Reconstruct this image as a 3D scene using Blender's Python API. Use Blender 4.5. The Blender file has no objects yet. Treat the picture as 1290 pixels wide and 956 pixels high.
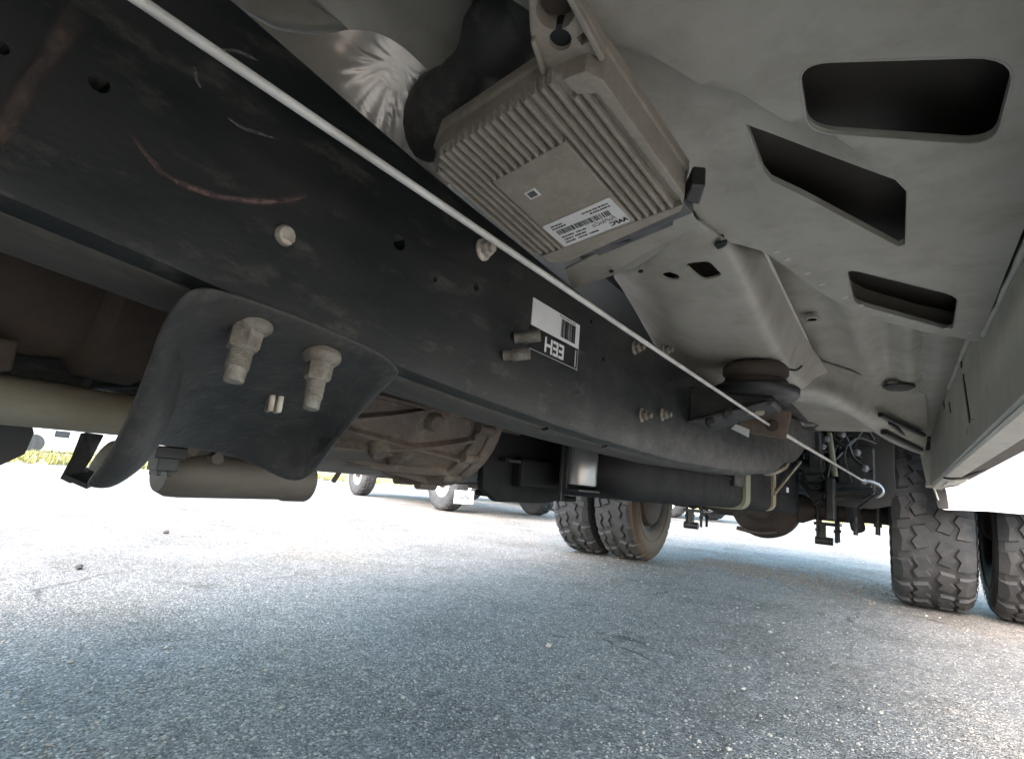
import bpy, bmesh, math, random
from mathutils import Vector, Matrix, noise
from mathutils.geometry import delaunay_2d_cdt
random.seed(7)
SC = bpy.context.scene
COL = SC.collection

# ------------------------------------------------------------------ camera
CAM_R = Matrix(((0.82161695, 0.03355572, 0.56905149),
                (0.56319214, -0.20205244, -0.80124243),
                (0.08809197, 0.97879969, -0.18490803)))
CAM_P = Vector((0, 0, .44))
F = 690.0
cd = bpy.data.cameras.new('camera')
cam = bpy.data.objects.new('camera', cd)
COL.objects.link(cam)
cam.matrix_world = Matrix.Translation(CAM_P) @ CAM_R.to_4x4()
cd.sensor_width = 36.0
cd.lens = F / 1290 * 36
cd.clip_start = .01
cd.clip_end = 2000
SC.camera = cam

# ------------------------------------------------------------------ sky, sun, exposure
SUN_EL, SUN_AZ = math.radians(44), math.radians(168)      # azimuth from +Y (truck tail) towards +X
w = bpy.data.worlds.new('World')
SC.world = w
w.use_nodes = True
nt = w.node_tree
bg = nt.nodes['Background']
sky = nt.nodes.new('ShaderNodeTexSky')
sky.sky_type = 'NISHITA'
sky.sun_disc = False
sky.sun_elevation = SUN_EL
sky.sun_rotation = SUN_AZ
sky.dust_density = 3.0
sky.ozone_density = .3
hz = nt.nodes.new('ShaderNodeHueSaturation')            # hazy day: paler blue all round
hz.inputs['Saturation'].default_value = 1.05
hz.inputs['Hue'].default_value = .476
nt.links.new(sky.outputs[0], hz.inputs['Color'])
nt.links.new(hz.outputs[0], bg.inputs[0])
bg.inputs[1].default_value = .15
sl = bpy.data.lights.new('sun', 'SUN')
sun = bpy.data.objects.new('sun', sl)
COL.objects.link(sun)
sl.energy = .5
sl.angle = math.radians(60)
sl.color = (1, .965, .91)
sd = Vector((math.sin(SUN_AZ) * math.cos(SUN_EL), math.cos(SUN_AZ) * math.cos(SUN_EL), math.sin(SUN_EL)))
sun.rotation_euler = sd.to_track_quat('Z', 'Y').to_euler()
sun.location = (0, 0, 20)
vs = SC.view_settings
vs.view_transform = 'Standard'
vs.look = 'None'
vs.gamma = 1
vs.use_curve_mapping = False
vs.exposure = 3.15

# ------------------------------------------------------------------ helpers
def ray(px, py):
    return CAM_R @ Vector((px - 645, -(py - 478), -F))

def P(px, py, ax, v):
    """point of the place seen at a photograph pixel, on the plane axis = v"""
    d = ray(px, py)
    i = 'xyz'.index(ax)
    return CAM_P + d * ((v - CAM_P[i]) / d[i])

class G:
    def __init__(s):
        s.v = []; s.f = []
    def add(s, v, f):
        o = len(s.v)
        s.v += [Vector(p) for p in v]
        s.f += [tuple(i + o for i in q) for q in f]
        return s
    def box(s, c, d, R=None):
        c = Vector(c); x, y, z = d[0] / 2, d[1] / 2, d[2] / 2
        v = [Vector((a * x, b * y, e * z)) for e in (-1, 1) for b in (-1, 1) for a in (-1, 1)]
        if R is not None: v = [R @ p for p in v]
        return s.add([p + c for p in v], [(0, 2, 3, 1), (4, 5, 7, 6), (0, 1, 5, 4), (2, 6, 7, 3), (0, 4, 6, 2), (1, 3, 7, 5)])
    def lathe(s, prof, o, ax, seg=24, cap=True):
        o = Vector(o); ax = Vector(ax).normalized()
        e1 = ax.orthogonal().normalized(); e2 = ax.cross(e1)
        v = []; f = []
        for (r, t) in prof:
            for k in range(seg):
                a = 2 * math.pi * k / seg
                v.append(o + ax * t + (e1 * math.cos(a) + e2 * math.sin(a)) * r)
        n = len(prof)
        for i in range(n - 1):
            for k in range(seg):
                k2 = (k + 1) % seg
                f.append((i * seg + k, i * seg + k2, (i + 1) * seg + k2, (i + 1) * seg + k))
        if cap:
            f.append(tuple(reversed(range(seg))))
            f.append(tuple((n - 1) * seg + k for k in range(seg)))
        return s.add(v, f)
    def cyl(s, a, b, r, r2=None, seg=20):
        a = Vector(a); b = Vector(b)
        return s.lathe([(r, 0), (r if r2 is None else r2, (b - a).length)], a, b - a, seg)
    def tube(s, pts, r, seg=10):
        pts = [Vector(p) for p in pts]
        rr = r if isinstance(r, (list, tuple)) else [r] * len(pts)
        v = []; f = []
        t0 = (pts[1] - pts[0]).normalized(); e1 = t0.orthogonal().normalized()
        for i, p in enumerate(pts):
            t = (pts[min(i + 1, len(pts) - 1)] - pts[max(i - 1, 0)]).normalized()
            e1 = (e1 - t * e1.dot(t)).normalized(); e2 = t.cross(e1)
            for k in range(seg):
                a = 2 * math.pi * k / seg
                v.append(p + (e1 * math.cos(a) + e2 * math.sin(a)) * rr[i])
        for i in range(len(pts) - 1):
            for k in range(seg):
                k2 = (k + 1) % seg
                f.append((i * seg + k, i * seg + k2, (i + 1) * seg + k2, (i + 1) * seg + k))
        f.append(tuple(reversed(range(seg)))); f.append(tuple((len(pts) - 1) * seg + k for k in range(seg)))
        return s.add(v, f)
    def grid(s, rows, close=False):
        n = len(rows[0]); v = [p for r in rows for p in r]; f = []
        for i in range(len(rows) - 1):
            for k in range(n if close else n - 1):
                k2 = (k + 1) % n
                f.append((i * n + k, i * n + k2, (i + 1) * n + k2, (i + 1) * n + k))
        if close:
            f.append(tuple(reversed(range(n)))); f.append(tuple((len(rows) - 1) * n + k for k in range(n)))
        return s.add(v, f)
    def prism(s, poly, d):
        """closed outline extruded by vector d"""
        d = Vector(d); n = len(poly); poly = [Vector(p) for p in poly]
        v = poly + [p + d for p in poly]
        f = [tuple(reversed(range(n))), tuple(range(n, 2 * n))]
        f += [(k, (k + 1) % n, n + (k + 1) % n, n + k) for k in range(n)]
        return s.add(v, f)

def catmull(pts, n=6):
    pts = [Vector(p) for p in pts]; out = []
    for i in range(len(pts) - 1):
        p0, p1, p2, p3 = pts[max(i - 1, 0)], pts[i], pts[i + 1], pts[min(i + 2, len(pts) - 1)]
        for k in range(n):
            t = k / n
            out.append(.5 * ((2 * p1) + (p2 - p0) * t + (2 * p0 - 5 * p1 + 4 * p2 - p3) * t * t + (3 * p1 - p0 - 3 * p2 + p3) * t ** 3))
    out.append(pts[-1])
    return out

def obj(name, g, m, parent=None, label=None, smooth=None, bevel=0, solid=0, sub=0, flip=True, inv=None, loc=None):
    me = bpy.data.meshes.new(name)
    me.from_pydata([tuple(p) for p in g.v], [], g.f)
    if flip:
        b = bmesh.new(); b.from_mesh(me)
        bmesh.ops.recalc_face_normals(b, faces=b.faces)
        b.to_mesh(me); b.free()
    if isinstance(m, str): m = M[m]
    me.materials.append(m)
    o = bpy.data.objects.new(name, me)
    COL.objects.link(o)
    if loc is not None: o.location = loc
    if smooth is not None:
        me.polygons.foreach_set('use_smooth', [True] * len(me.polygons))
        if smooth < 180: me.set_sharp_from_angle(angle=math.radians(smooth))
    if parent is not None:
        o.parent = parent
        if parent.get('root'): o.matrix_parent_inverse = Matrix.Translation(-parent.location)
    if solid:
        q = o.modifiers.new('solid', 'SOLIDIFY'); q.thickness = solid; q.offset = 0
        if smooth is not None and not sub:
            e = o.modifiers.new('split', 'EDGE_SPLIT'); e.split_angle = math.radians(40)
    if bevel:
        q = o.modifiers.new('bevel', 'BEVEL'); q.width = bevel; q.segments = 2; q.limit_method = 'ANGLE'; q.angle_limit = math.radians(35)
    if sub:
        q = o.modifiers.new('sub', 'SUBSURF'); q.levels = sub; q.render_levels = sub
    if label: o['label'] = label
    return o

def cut(o, cutter):
    """cut holes for good, leaving no helper object behind"""
    me = bpy.data.meshes.new('cutter'); me.from_pydata([tuple(p) for p in cutter.v], [], cutter.f)
    b = bmesh.new(); b.from_mesh(me); bmesh.ops.recalc_face_normals(b, faces=b.faces); b.to_mesh(me); b.free()
    c = bpy.data.objects.new('cutter', me); COL.objects.link(c)
    q = o.modifiers.new('cut', 'BOOLEAN'); q.operation = 'DIFFERENCE'; q.object = c; q.solver = 'EXACT'
    dg = bpy.context.evaluated_depsgraph_get(); dg.update()
    nm = bpy.data.meshes.new_from_object(o.evaluated_get(dg))
    old = o.data; o.modifiers.clear(); o.data = nm
    bpy.data.objects.remove(c); bpy.data.meshes.remove(me)
    nm.name = o.name
    if len(nm.materials) > 1:
        while len(nm.materials) > 1: nm.materials.pop()
    nm.polygons.foreach_set('material_index', [0] * len(nm.polygons))

def inside(p, poly):
    x, y = p; c = False; n = len(poly)
    for i in range(n):
        x1, y1 = poly[i][0], poly[i][1]; x2, y2 = poly[(i + 1) % n][0], poly[(i + 1) % n][1]
        if (y1 > y) != (y2 > y) and x < (x2 - x1) * (y - y1) / (y2 - y1) + x1: c = not c
    return c

def rounded(poly, r=.3, n=4):
    """round the corners of an outline (r = share of the shorter side)"""
    out = []; N = len(poly); poly = [Vector(p) for p in poly]
    for i in range(N):
        a, b, c = poly[i - 1], poly[i], poly[(i + 1) % N]
        l = min((a - b).length, (c - b).length) * r
        p = b + (a - b).normalized() * l; q = b + (c - b).normalized() * l
        for k in range(n + 1):
            t = k / n
            out.append(p * (1 - t) ** 2 + b * 2 * t * (1 - t) + q * t * t)
    return out

def plate(outer, holes, zf, step=.012):
    """sheet with real holes: outlines in world XY, height from zf(x, y)"""
    pts = []; edges = []
    def loop(poly):
        dense = []
        for i in range(len(poly)):
            a = Vector(poly[i][:2]); b = Vector(poly[(i + 1) % len(poly)][:2])
            k = max(1, int((b - a).length / step))
            dense += [a.lerp(b, j / k) for j in range(k)]
        s = len(pts); pts.extend(dense)
        edges.extend((s + i, s + (i + 1) % len(dense)) for i in range(len(dense)))
        return dense
    lo = loop(outer); lh = [loop(h) for h in holes]
    x0, x1 = min(p.x for p in lo), max(p.x for p in lo); y0, y1 = min(p.y for p in lo), max(p.y for p in lo)
    nx, ny = int((x1 - x0) / step), int((y1 - y0) / step)
    for i in range(1, nx):
        for j in range(1, ny):
            q = Vector((x0 + i * step + (j % 2) * step / 2, y0 + j * step))
            if inside(q, lo) and not any(inside(q, h) for h in lh): pts.append(q)
    r = delaunay_2d_cdt(pts, edges, [], 0, 1e-6)
    V, Fc = r[0], r[2]
    g = G(); ff = []
    for f in Fc:
        c = sum((V[i] for i in f), Vector((0, 0))) / len(f)
        if inside(c, lo) and not any(inside(c, h) for h in lh): ff.append(tuple(f))
    g.add([Vector((p.x, p.y, zf(p.x, p.y))) for p in V], ff)
    return g

def fbm(x, y=0, z=0, o=3):
    return noise.fractal(Vector((x, y, z)), 1.0, 2.0, o)

# ------------------------------------------------------------------ materials
M = {}
def mat(name, col, rough=.5, metal=0, col2=None, scale=6, lo=.4, hi=.65, stretch=(1, 1, 1), dust=None, dscale=40, dlo=.5, dhi=.75, bump=0, bscale=120, rvar=.15, spec=.5, coat=0):
    m = bpy.data.materials.new(name); m.use_nodes = True
    t = m.node_tree; N = t.nodes; L = t.links
    b = N['Principled BSDF']
    tc = N.new('ShaderNodeTexCoord'); mp = N.new('ShaderNodeMapping'); mp.inputs['Scale'].default_value = stretch
    L.new(tc.outputs['Object'], mp.inputs[0])
    def nz(sc, det=6, ro=.6):
        n = N.new('ShaderNodeTexNoise'); n.inputs['Scale'].default_value = sc; n.inputs['Detail'].default_value = det; n.inputs['Roughness'].default_value = ro
        L.new(mp.outputs[0], n.inputs[0]); return n
    def ramp(n, a, c):
        r = N.new('ShaderNodeMapRange'); r.inputs[1].default_value = a; r.inputs[2].default_value = c
        L.new(n.outputs[0], r.inputs[0]); return r
    def mix(f, a, c):
        x = N.new('ShaderNodeMix'); x.data_type = 'RGBA'
        L.new(f.outputs[0], x.inputs[0])
        for s, v in ((x.inputs[6], a), (x.inputs[7], c)):
            if isinstance(v, tuple): s.default_value = (*v, 1)
            else: L.new(v, s)
        return x.outputs[2]
    c = tuple(col)
    n1 = nz(scale)
    if col2 is None: col2 = tuple(k * .72 for k in col)
    out = mix(ramp(n1, lo, hi), c, tuple(col2))
    if dust:
        out = mix(ramp(nz(dscale, 8, .7), dlo, dhi), out, tuple(dust))
    L.new(out, b.inputs['Base Color'])
    rr = N.new('ShaderNodeMapRange'); rr.inputs[3].default_value = max(0, rough - rvar); rr.inputs[4].default_value = min(1, rough + rvar)
    L.new(nz(scale * 3).outputs[0], rr.inputs[0]); L.new(rr.outputs[0], b.inputs['Roughness'])
    b.inputs['Metallic'].default_value = metal
    b.inputs['Specular IOR Level'].default_value = spec
    if coat: b.inputs['Coat Weight'].default_value = coat
    if bump:
        bp = N.new('ShaderNodeBump'); bp.inputs['Strength'].default_value = bump; bp.inputs['Distance'].default_value = .002
        L.new(nz(bscale, 4).outputs[0], bp.inputs['Height']); L.new(bp.outputs[0], b.inputs['Normal'])
    M[name] = m
    return m

mat('frame_paint', (.011, .0135, .014), .45, 0, (.036, .037, .034), 11, .40, .72, (1, .45, 1.1), (.115, .105, .088), 46, .55, .88, .12, 200, rvar=.22, spec=.35)
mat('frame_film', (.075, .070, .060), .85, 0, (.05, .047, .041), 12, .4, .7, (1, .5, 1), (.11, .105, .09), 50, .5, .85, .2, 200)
mat('bracket_paint', (.028, .029, .029), .55, 0, (.052, .050, .046), 16, .38, .68, (1, 1, 1), (.12, .108, .09), 70, .52, .88, .5, 180, rvar=.2)
mat('dusty_aluminium', (.36, .325, .275), .62, .0, (.27, .24, .20), 30, .35, .7, (1, 1, 1), (.42, .385, .33), 150, .5, .8, .25, 500)
mat('cream_paint', (.455, .45, .405), .45, 0, (.38, .365, .32), 5, .35, .7, (1, 1, 1), (.27, .245, .20), 18, .46, .85, .15, 240, spec=.4)
mat('sill_paint', (.64, .63, .56), .42, 0, (.54, .52, .45), 9, .35, .7, (1, 1, 1), (.36, .31, .24), 30, .55, .85, .12, 300)
mat('cavity_shade', (.05, .044, .036), .6, 0, (.03, .027, .023), 6, .35, .7)  # dark tone painted in for the shade inside the floor box section
mat('white_paint', (.80, .81, .82), .25, 0, (.76, .77, .78), 2, .3, .7, rvar=.05, coat=.5)
mat('rubber', (.030, .032, .034), .72, 0, (.050, .051, .052), 9, .38, .66, (1, 1, 1), (.10, .097, .09), 30, .52, .85, .3, 250)
mm_ = mat('rubber_muddy', (.042, .042, .042), .75, 0, (.065, .062, .058), 12, .4, .7, (1, 1, 1), (.13, .115, .095), 55, .55, .9, .3, 250)
def mud_side(m):                                   # dried mud caked on the sidewall that faces the axle
    t = m.node_tree; N = t.nodes; L = t.links; b = N['Principled BSDF']; old = b.inputs['Base Color'].links[0].from_socket
    tc = N.new('ShaderNodeTexCoord'); sx = N.new('ShaderNodeSeparateXYZ'); L.new(tc.outputs['Object'], sx.inputs[0])
    nz = N.new('ShaderNodeTexNoise'); nz.inputs['Scale'].default_value = 14; nz.inputs['Detail'].default_value = 6; L.new(tc.outputs['Object'], nz.inputs[0])
    ad = N.new('ShaderNodeMath'); ad.operation = 'MULTIPLY_ADD'; ad.inputs[1].default_value = .03; L.new(nz.outputs[0], ad.inputs[0]); L.new(sx.outputs[0], ad.inputs[2])
    mr = N.new('ShaderNodeMapRange'); mr.inputs[1].default_value = .135; mr.inputs[2].default_value = .158; L.new(ad.outputs[0], mr.inputs[0])
    mx = N.new('ShaderNodeMix'); mx.data_type = 'RGBA'; L.new(mr.outputs[0], mx.inputs[0]); L.new(old, mx.inputs[6]); mx.inputs[7].default_value = (.135, .095, .066, 1)
    L.new(mx.outputs[2], b.inputs['Base Color'])
mud_side(mm_)
mat('mount_rubber', (.085, .062, .048), .75, 0, (.05, .04, .034), 25, .4, .7)
mat('black_plastic', (.015, .016, .017), .38, 0, (.022, .022, .022), 8, .4, .7, (1, 1, 1), (.05, .047, .042), 25, .6, .95, .15, 200)
mat('tank_plastic', (.0085, .009, .0095), .62, 0, (.014, .014, .014), 8, .4, .7, (1, 1, 1), (.03, .028, .025), 25, .6, .95, .15, 200, spec=.15)
mat('duct_plastic', (.05, .052, .052), .6, 0, (.13, .125, .115), 14, .42, .68, (1, 1, 1), (.22, .21, .19), 40, .52, .82, .4, 90)
mat('grey_connector', (.10, .105, .115), .6, 0, (.16, .16, .16), 30, .45, .7, (1, 1, 1), (.24, .22, .19), 80, .55, .8, .3, 250)
mat('rusty_steel', (.055, .042, .034), .75, 0, (.095, .065, .045), 11, .38, .7, (1, 1, 1), (.05, .04, .034), 45, .5, .8, .5, 150)
mat('axle_paint', (.030, .025, .022), .7, 0, (.055, .040, .030), 11, .42, .72, (1, 1, 1), (.09, .07, .052), 45, .55, .85, .4, 150)
mat('cast_case', (.13, .10, .078), .7, 0, (.065, .052, .043), 10, .38, .68, (1, 1, 1), (.25, .21, .165), 34, .50, .82, .8, 140)
mat('dirty_pipe', (.36, .34, .27), .6, .2, (.24, .19, .13), 14, .4, .65, (1, .5, 1), (.12, .09, .065), 40, .55, .85, .2, 150)
mat('exhaust_steel', (.17, .145, .12), .6, .15, (.10, .08, .065), 12, .4, .7, (1, .4, 1), (.12, .09, .07), 45, .55, .85, .2, 150)
mat('zinc_nut', (.33, .31, .27), .55, .3, (.19, .165, .135), 90, .38, .62, (1, 1, 1), (.11, .085, .065), 220, .52, .8, .5, 500)
mat('bright_nut', (.62, .58, .50), .5, .3, (.40, .34, .27), 90, .4, .65)
mat('cable_coat', (.72, .71, .67), .45, .1, (.48, .46, .42), 26, .4, .7)
mat('foil', (.80, .78, .74), .38, .55, (.66, .61, .54), 10, .4, .7, rvar=.1)
mat('tan_plate', (.21, .155, .12), .7, 0, (.14, .10, .08), 25, .4, .7, (1, 1, 1), (.27, .22, .17), 90, .55, .8, .3, 300)
mat('label_white', (.78, .78, .77), .5, 0, (.70, .70, .68), 20, .5, .8)
mat('label_black', (.012, .012, .013), .4)
mat('print_black', (.02, .02, .02), .5)
mat('strap_coat', (.22, .235, .16), .6, 0, (.15, .155, .11), 14, .4, .7)
mat('canister_metal', (.33, .34, .35), .35, .7, (.25, .25, .25), 12, .4, .7)
mat('steel_wheel', (.06, .055, .05), .6, .2, (.13, .09, .06), 14, .4, .65)
mat('chalk', (.17, .11, .10), .9, 0, (.10, .07, .065), 70, .45, .62, (1, 1, 1))
mat('chalk_pale', (.15, .15, .145), .9, 0, (.09, .09, .09), 80, .42, .6, (1, 1, 1))
mat('rust_streak', (.085, .062, .05), .85, 0, (.05, .038, .032), 45, .42, .64, (1, 1, 1))
def worn(m):                                       # rubbed marks: the paint below shows through
    t = M[m].node_tree; N = t.nodes; L = t.links; b = N['Principled BSDF']
    at = N.new('ShaderNodeAttribute'); at.attribute_name = 'wear'
    tc = N.new('ShaderNodeTexCoord'); nz = N.new('ShaderNodeTexNoise'); nz.inputs['Scale'].default_value = 160; nz.inputs['Detail'].default_value = 5; L.new(tc.outputs['Object'], nz.inputs[0])
    r = N.new('ShaderNodeMapRange'); r.inputs[1].default_value = .26; r.inputs[2].default_value = .55; L.new(nz.outputs[0], r.inputs[0])
    k = N.new('ShaderNodeMath'); k.operation = 'MULTIPLY'; L.new(at.outputs['Fac'], k.inputs[0]); L.new(r.outputs[0], k.inputs[1]); L.new(k.outputs[0], b.inputs['Alpha'])
for q_ in ('chalk', 'chalk_pale', 'rust_streak'): worn(q_)
mat('glass_dark', (.02, .025, .03), .08, 0)
mat('chrome', (.7, .7, .7), .15, 1)
mat('lamp_red', (.35, .02, .015), .25)
mat('stone', (.42, .39, .34), .9, 0, (.30, .28, .25), 60, .4, .7, bump=.5)
mat('brown_gravel', (.34, .26, .19), .9, 0, (.20, .155, .115), 20, .4, .7, bump=.5)
mat('stone_dark', (.07, .065, .06), .9, 0, (.05, .05, .05), 60, .4, .7, bump=.5)

def ground_mat():
    m = bpy.data.materials.new('asphalt'); m.use_nodes = True
    t = m.node_tree; N = t.nodes; L = t.links; b = N['Principled BSDF']
    tc = N.new('ShaderNodeTexCoord')
    def noi(sc, det=5, ro=.6):
        n = N.new('ShaderNodeTexNoise'); n.inputs['Scale'].default_value = sc; n.inputs['Detail'].default_value = det; n.inputs['Roughness'].default_value = ro
        L.new(tc.outputs['Object'], n.inputs[0]); return n.outputs[0]
    def vor(sc, out):
        n = N.new('ShaderNodeTexVoronoi'); n.inputs['Scale'].default_value = sc
        L.new(tc.outputs['Object'], n.inputs[0]); return n.outputs[out]
    def ramp(src, stops):
        r = N.new('ShaderNodeValToRGB'); e = r.color_ramp.elements
        while len(e) < len(stops): e.new(.5)
        for q, (p, c) in zip(e, stops): q.position = p; q.color = (*c, 1)
        L.new(src, r.inputs[0]); return r.outputs[0]
    def mix(f, a, c, bt='MIX'):
        x = N.new('ShaderNodeMix'); x.data_type = 'RGBA'; x.blend_type = bt
        if isinstance(f, float): x.inputs[0].default_value = f
        else: L.new(f, x.inputs[0])
        L.new(a, x.inputs[6]); L.new(c, x.inputs[7]); return x.outputs[2]
    sep = N.new('ShaderNodeSeparateColor'); L.new(vor(190, 'Color'), sep.inputs[0])
    grain = ramp(sep.outputs[0], [(0, (.10, .098, .093)), (.3, (.165, .161, .153)), (.7, (.225, .218, .206)), (.92, (.31, .30, .28)), (1, (.44, .42, .39))])
    sep2 = N.new('ShaderNodeSeparateColor'); L.new(vor(420, 'Color'), sep2.inputs[0])
    fine = ramp(sep2.outputs[1], [(0, (.6, .6, .6)), (1, (1.35, 1.33, 1.3))])
    c = mix(1.0, grain, fine, 'MULTIPLY')
    patch = ramp(noi(1.6, 6, .65), [(.3, (.66, .645, .62)), (.52, (1, 1, 1)), (.75, (1.28, 1.24, 1.18))])
    c = mix(1.0, c, patch, 'MULTIPLY')
    sp = ramp(noi(26, 4, .7), [(.28, (.55, .55, .55)), (.45, (1, 1, 1)), (.75, (1.25, 1.24, 1.22))])
    c = mix(1.0, c, sp, 'MULTIPLY')
    tn = ramp(noi(.9, 4, .55), [(.52, (0, 0, 0)), (.70, (.55, .55, .55))])
    tan_ = N.new('ShaderNodeRGB'); tan_.outputs[0].default_value = (1.18, 1.02, .84, 1)
    tc_ = mix(1.0, c, tan_.outputs[0], 'MULTIPLY'); c = mix(tn, c, tc_)
    # hairline cracks and dark oily stains
    wn = N.new('ShaderNodeTexNoise'); wn.inputs['Scale'].default_value = 3.5; wn.inputs['Detail'].default_value = 5; L.new(tc.outputs['Object'], wn.inputs[0])
    va = N.new('ShaderNodeVectorMath'); va.operation = 'MULTIPLY_ADD'; va.inputs[1].default_value = (.25, .25, 0); L.new(wn.outputs['Color'], va.inputs[0]); L.new(tc.outputs['Object'], va.inputs[2])
    cv = N.new('ShaderNodeTexVoronoi'); cv.feature = 'DISTANCE_TO_EDGE'; cv.inputs['Scale'].default_value = .85; L.new(va.outputs[0], cv.inputs[0])
    crk = ramp(cv.outputs['Distance'], [(0, (.35, .35, .35)), (.004, (.55, .55, .55)), (.010, (1, 1, 1)), (1, (1, 1, 1))])
    msk = ramp(noi(2.3, 3), [(.5, (0, 0, 0)), (.6, (1, 1, 1))])
    c2 = mix(1.0, c, crk, 'MULTIPLY'); c = mix(msk, c, c2)
    st = ramp(noi(4.2, 5, .6), [(.60, (1, 1, 1)), (.74, (.62, .60, .57))])
    c = mix(1.0, c, st, 'MULTIPLY')
    L.new(c, b.inputs['Base Color'])
    b.inputs['Roughness'].default_value = .82
    b.inputs['Specular IOR Level'].default_value = .35
    mt = N.new('ShaderNodeMath'); mt.operation = 'MULTIPLY_ADD'; mt.inputs[1].default_value = -.9
    L.new(vor(190, 'Distance'), mt.inputs[0]); L.new(noi(60, 6, .7), mt.inputs[2])
    bp = N.new('ShaderNodeBump'); bp.inputs['Strength'].default_value = 1.0; bp.inputs['Distance'].default_value = .006
    L.new(mt.outputs[0], bp.inputs['Height']); L.new(bp.outputs[0], b.inputs['Normal'])
    M['asphalt'] = m
ground_mat()
mat('dry_grass', (.30, .26, .10), .9, 0, (.16, .17, .05), 3, .35, .65, (1, 1, 1), (.38, .33, .16), 9, .5, .8)
mat('field', (.26, .225, .12), .95, 0, (.17, .16, .07), 1.5, .35, .65, (1, 1, 1), (.34, .30, .18), 14, .5, .8, .5, 30)

# ------------------------------------------------------------------ setting
def structure(o): o['kind'] = 'structure'; return o
g = G()
xs = [-400, -60, -20, -8, -4, -2, -1, 0, 1, 2, 4, 8, 20, 60, 400]
g.grid([[Vector((x, y, 0)) for x in xs] for y in [-400, -60, -20, -8, -4, -2, -1, 0, 1, 2, 4, 6, 10, 20, 60, 400]])
structure(obj('ground', g, 'asphalt'))
# the dry grass beyond the edge of the yard
def field_edge(t):      # a polyline round the yard
    return None
edge = [(-15, -60), (-14.2, -20), (-14.0, 0), (-13.2, 3), (-14.6, 6), (-15.2, 12), (-15.5, 20), (-11, 25.5), (-2, 27), (20, 27.5), (80, 29)]
outer = [(-380, -60), (-380, -20), (-380, 0), (-380, 30), (-380, 60), (-380, 120), (-380, 380), (-200, 380), (0, 380), (100, 380), (380, 380)]
rows = []
for (a, b_) in zip(edge, outer):
    a = Vector((a[0], a[1], 0)); b_ = Vector((b_[0], b_[1], 0))
    rows.append([a.lerp(b_, t) + Vector((0, 0, .006 + .05 * min(1, t * 20))) for t in (0, .004, .012, .03, .08, .2, .5, 1)])
g = G().grid(rows)
structure(obj('grass_field', g, 'field', smooth=180))
g = G()
for i in range(5200):
    k = random.random() * (len(edge) - 2); j = int(k); f_ = k - j
    a = Vector((*edge[j + 1], 0)).lerp(Vector((*edge[min(j + 2, len(edge) - 1)], 0)), f_)
    out = Vector((-1, .05, 0)) if j + 1 < 6 else Vector((-.25, 1, 0)).normalized()
    p = a + out * (random.random() ** 1.7 * 16 - .25) + Vector((random.uniform(-.3, .3), random.uniform(-.3, .3), .01))
    h = random.uniform(.05, .17)
    for q in range(5):
        an = random.uniform(0, 6.28); d = Vector((math.cos(an), math.sin(an), 0)); e = Vector((-d.y, d.x, 0)) * .018
        tip = p + d * h * random.uniform(.2, .9) + Vector((0, 0, h * random.uniform(.6, 1.1)))
        b0 = p + d * .02
        g.add([b0 - e, b0 + e, tip], [(0, 1, 2)])
o = obj('dry_grass', g, 'dry_grass', flip=False); o['kind'] = 'stuff'; o['label'] = 'tufts of dry yellow grass along the edge of the yard'; o['category'] = 'grass'

# loose grit on the asphalt
def pebble(g, c, r, sq=.7):
    v = []
    for d in ((1, 0, 0), (-1, 0, 0), (0, 1, 0), (0, -1, 0), (0, 0, 1), (0, 0, -1)):
        v.append(Vector(d) * r * random.uniform(.7, 1.25))
    R = Matrix.Rotation(random.uniform(0, 6.28), 3, 'Z') @ Matrix.Rotation(random.uniform(0, 1), 3, 'X')
    v = [R @ p for p in v]; v = [Vector((p.x, p.y, p.z * sq)) + c for p in v]
    g.add(v, [(0, 2, 4), (2, 1, 4), (1, 3, 4), (3, 0, 4), (2, 0, 5), (1, 2, 5), (3, 1, 5), (0, 3, 5)])
g = G()
for i in range(15000):
    d = .75 + 7 * random.random() ** 2.0; a = math.radians(random.uniform(-8, 95))
    x, y = -math.sin(a) * d, math.cos(a) * d
    r = random.uniform(.0012, .0030) * (1 + .12 * d) * (2.0 if random.random() < .03 else 1)
    pebble(g, Vector((x, y, r * .25)), r)
o = obj('loose_grit', g, 'stone', flip=False); o['kind'] = 'stuff'; o['label'] = 'fine loose grit scattered on the asphalt'; o['category'] = 'grit'
g = G()
for i in range(2600):
    t = random.random(); s = random.gauss(0, .22)
    x = -1.25 + 1.3 * t; y = 4.15 - .1 * t + s * (1 + .6 * random.random()) + .15
    if random.random() < .35: x = random.uniform(-4.5, -1); y = random.uniform(3.0, 6.5)
    r = random.uniform(.003, .008)
    pebble(g, Vector((x, y, r * .3)), r)
o = obj('rear_gravel', g, 'brown_gravel', flip=False); o['kind'] = 'stuff'; o['label'] = 'brown gravel crumbs strewn behind the rear axle'; o['category'] = 'gravel'
def stone(px, py, r, m, label):
    c = P(px, py, 'z', 0); b = bmesh.new(); bmesh.ops.create_icosphere(b, subdivisions=2, radius=r)
    for v in b.verts: v.co *= 1 + .45 * noise.noise(v.co / r * 1.3 + Vector((px, 0, 0))); v.co.z *= .7
    g = G(); g.add([v.co.copy() for v in b.verts], [tuple(v.index for v in f.verts) for f in b.faces]); b.free()
    lo = min(v.z for v in g.v)
    o = obj('stone', g, m, smooth=25, loc=(c.x, c.y, -lo - r * .12)); o['label'] = label; o['category'] = 'stone'
stone(691, 815, .0085, 'stone', 'pale angular pebble lying alone on the grey asphalt')
stone(99, 717, .013, 'stone_dark', 'dark pebble lying on pale ground beside the crossmember end')
stone(209, 672, .016, 'stone_dark', 'small dark clod on the bright ground below the exhaust pipe')
stone(970, 797, .007, 'stone', 'tiny pale stone on the asphalt in front of the rear axle')

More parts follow.
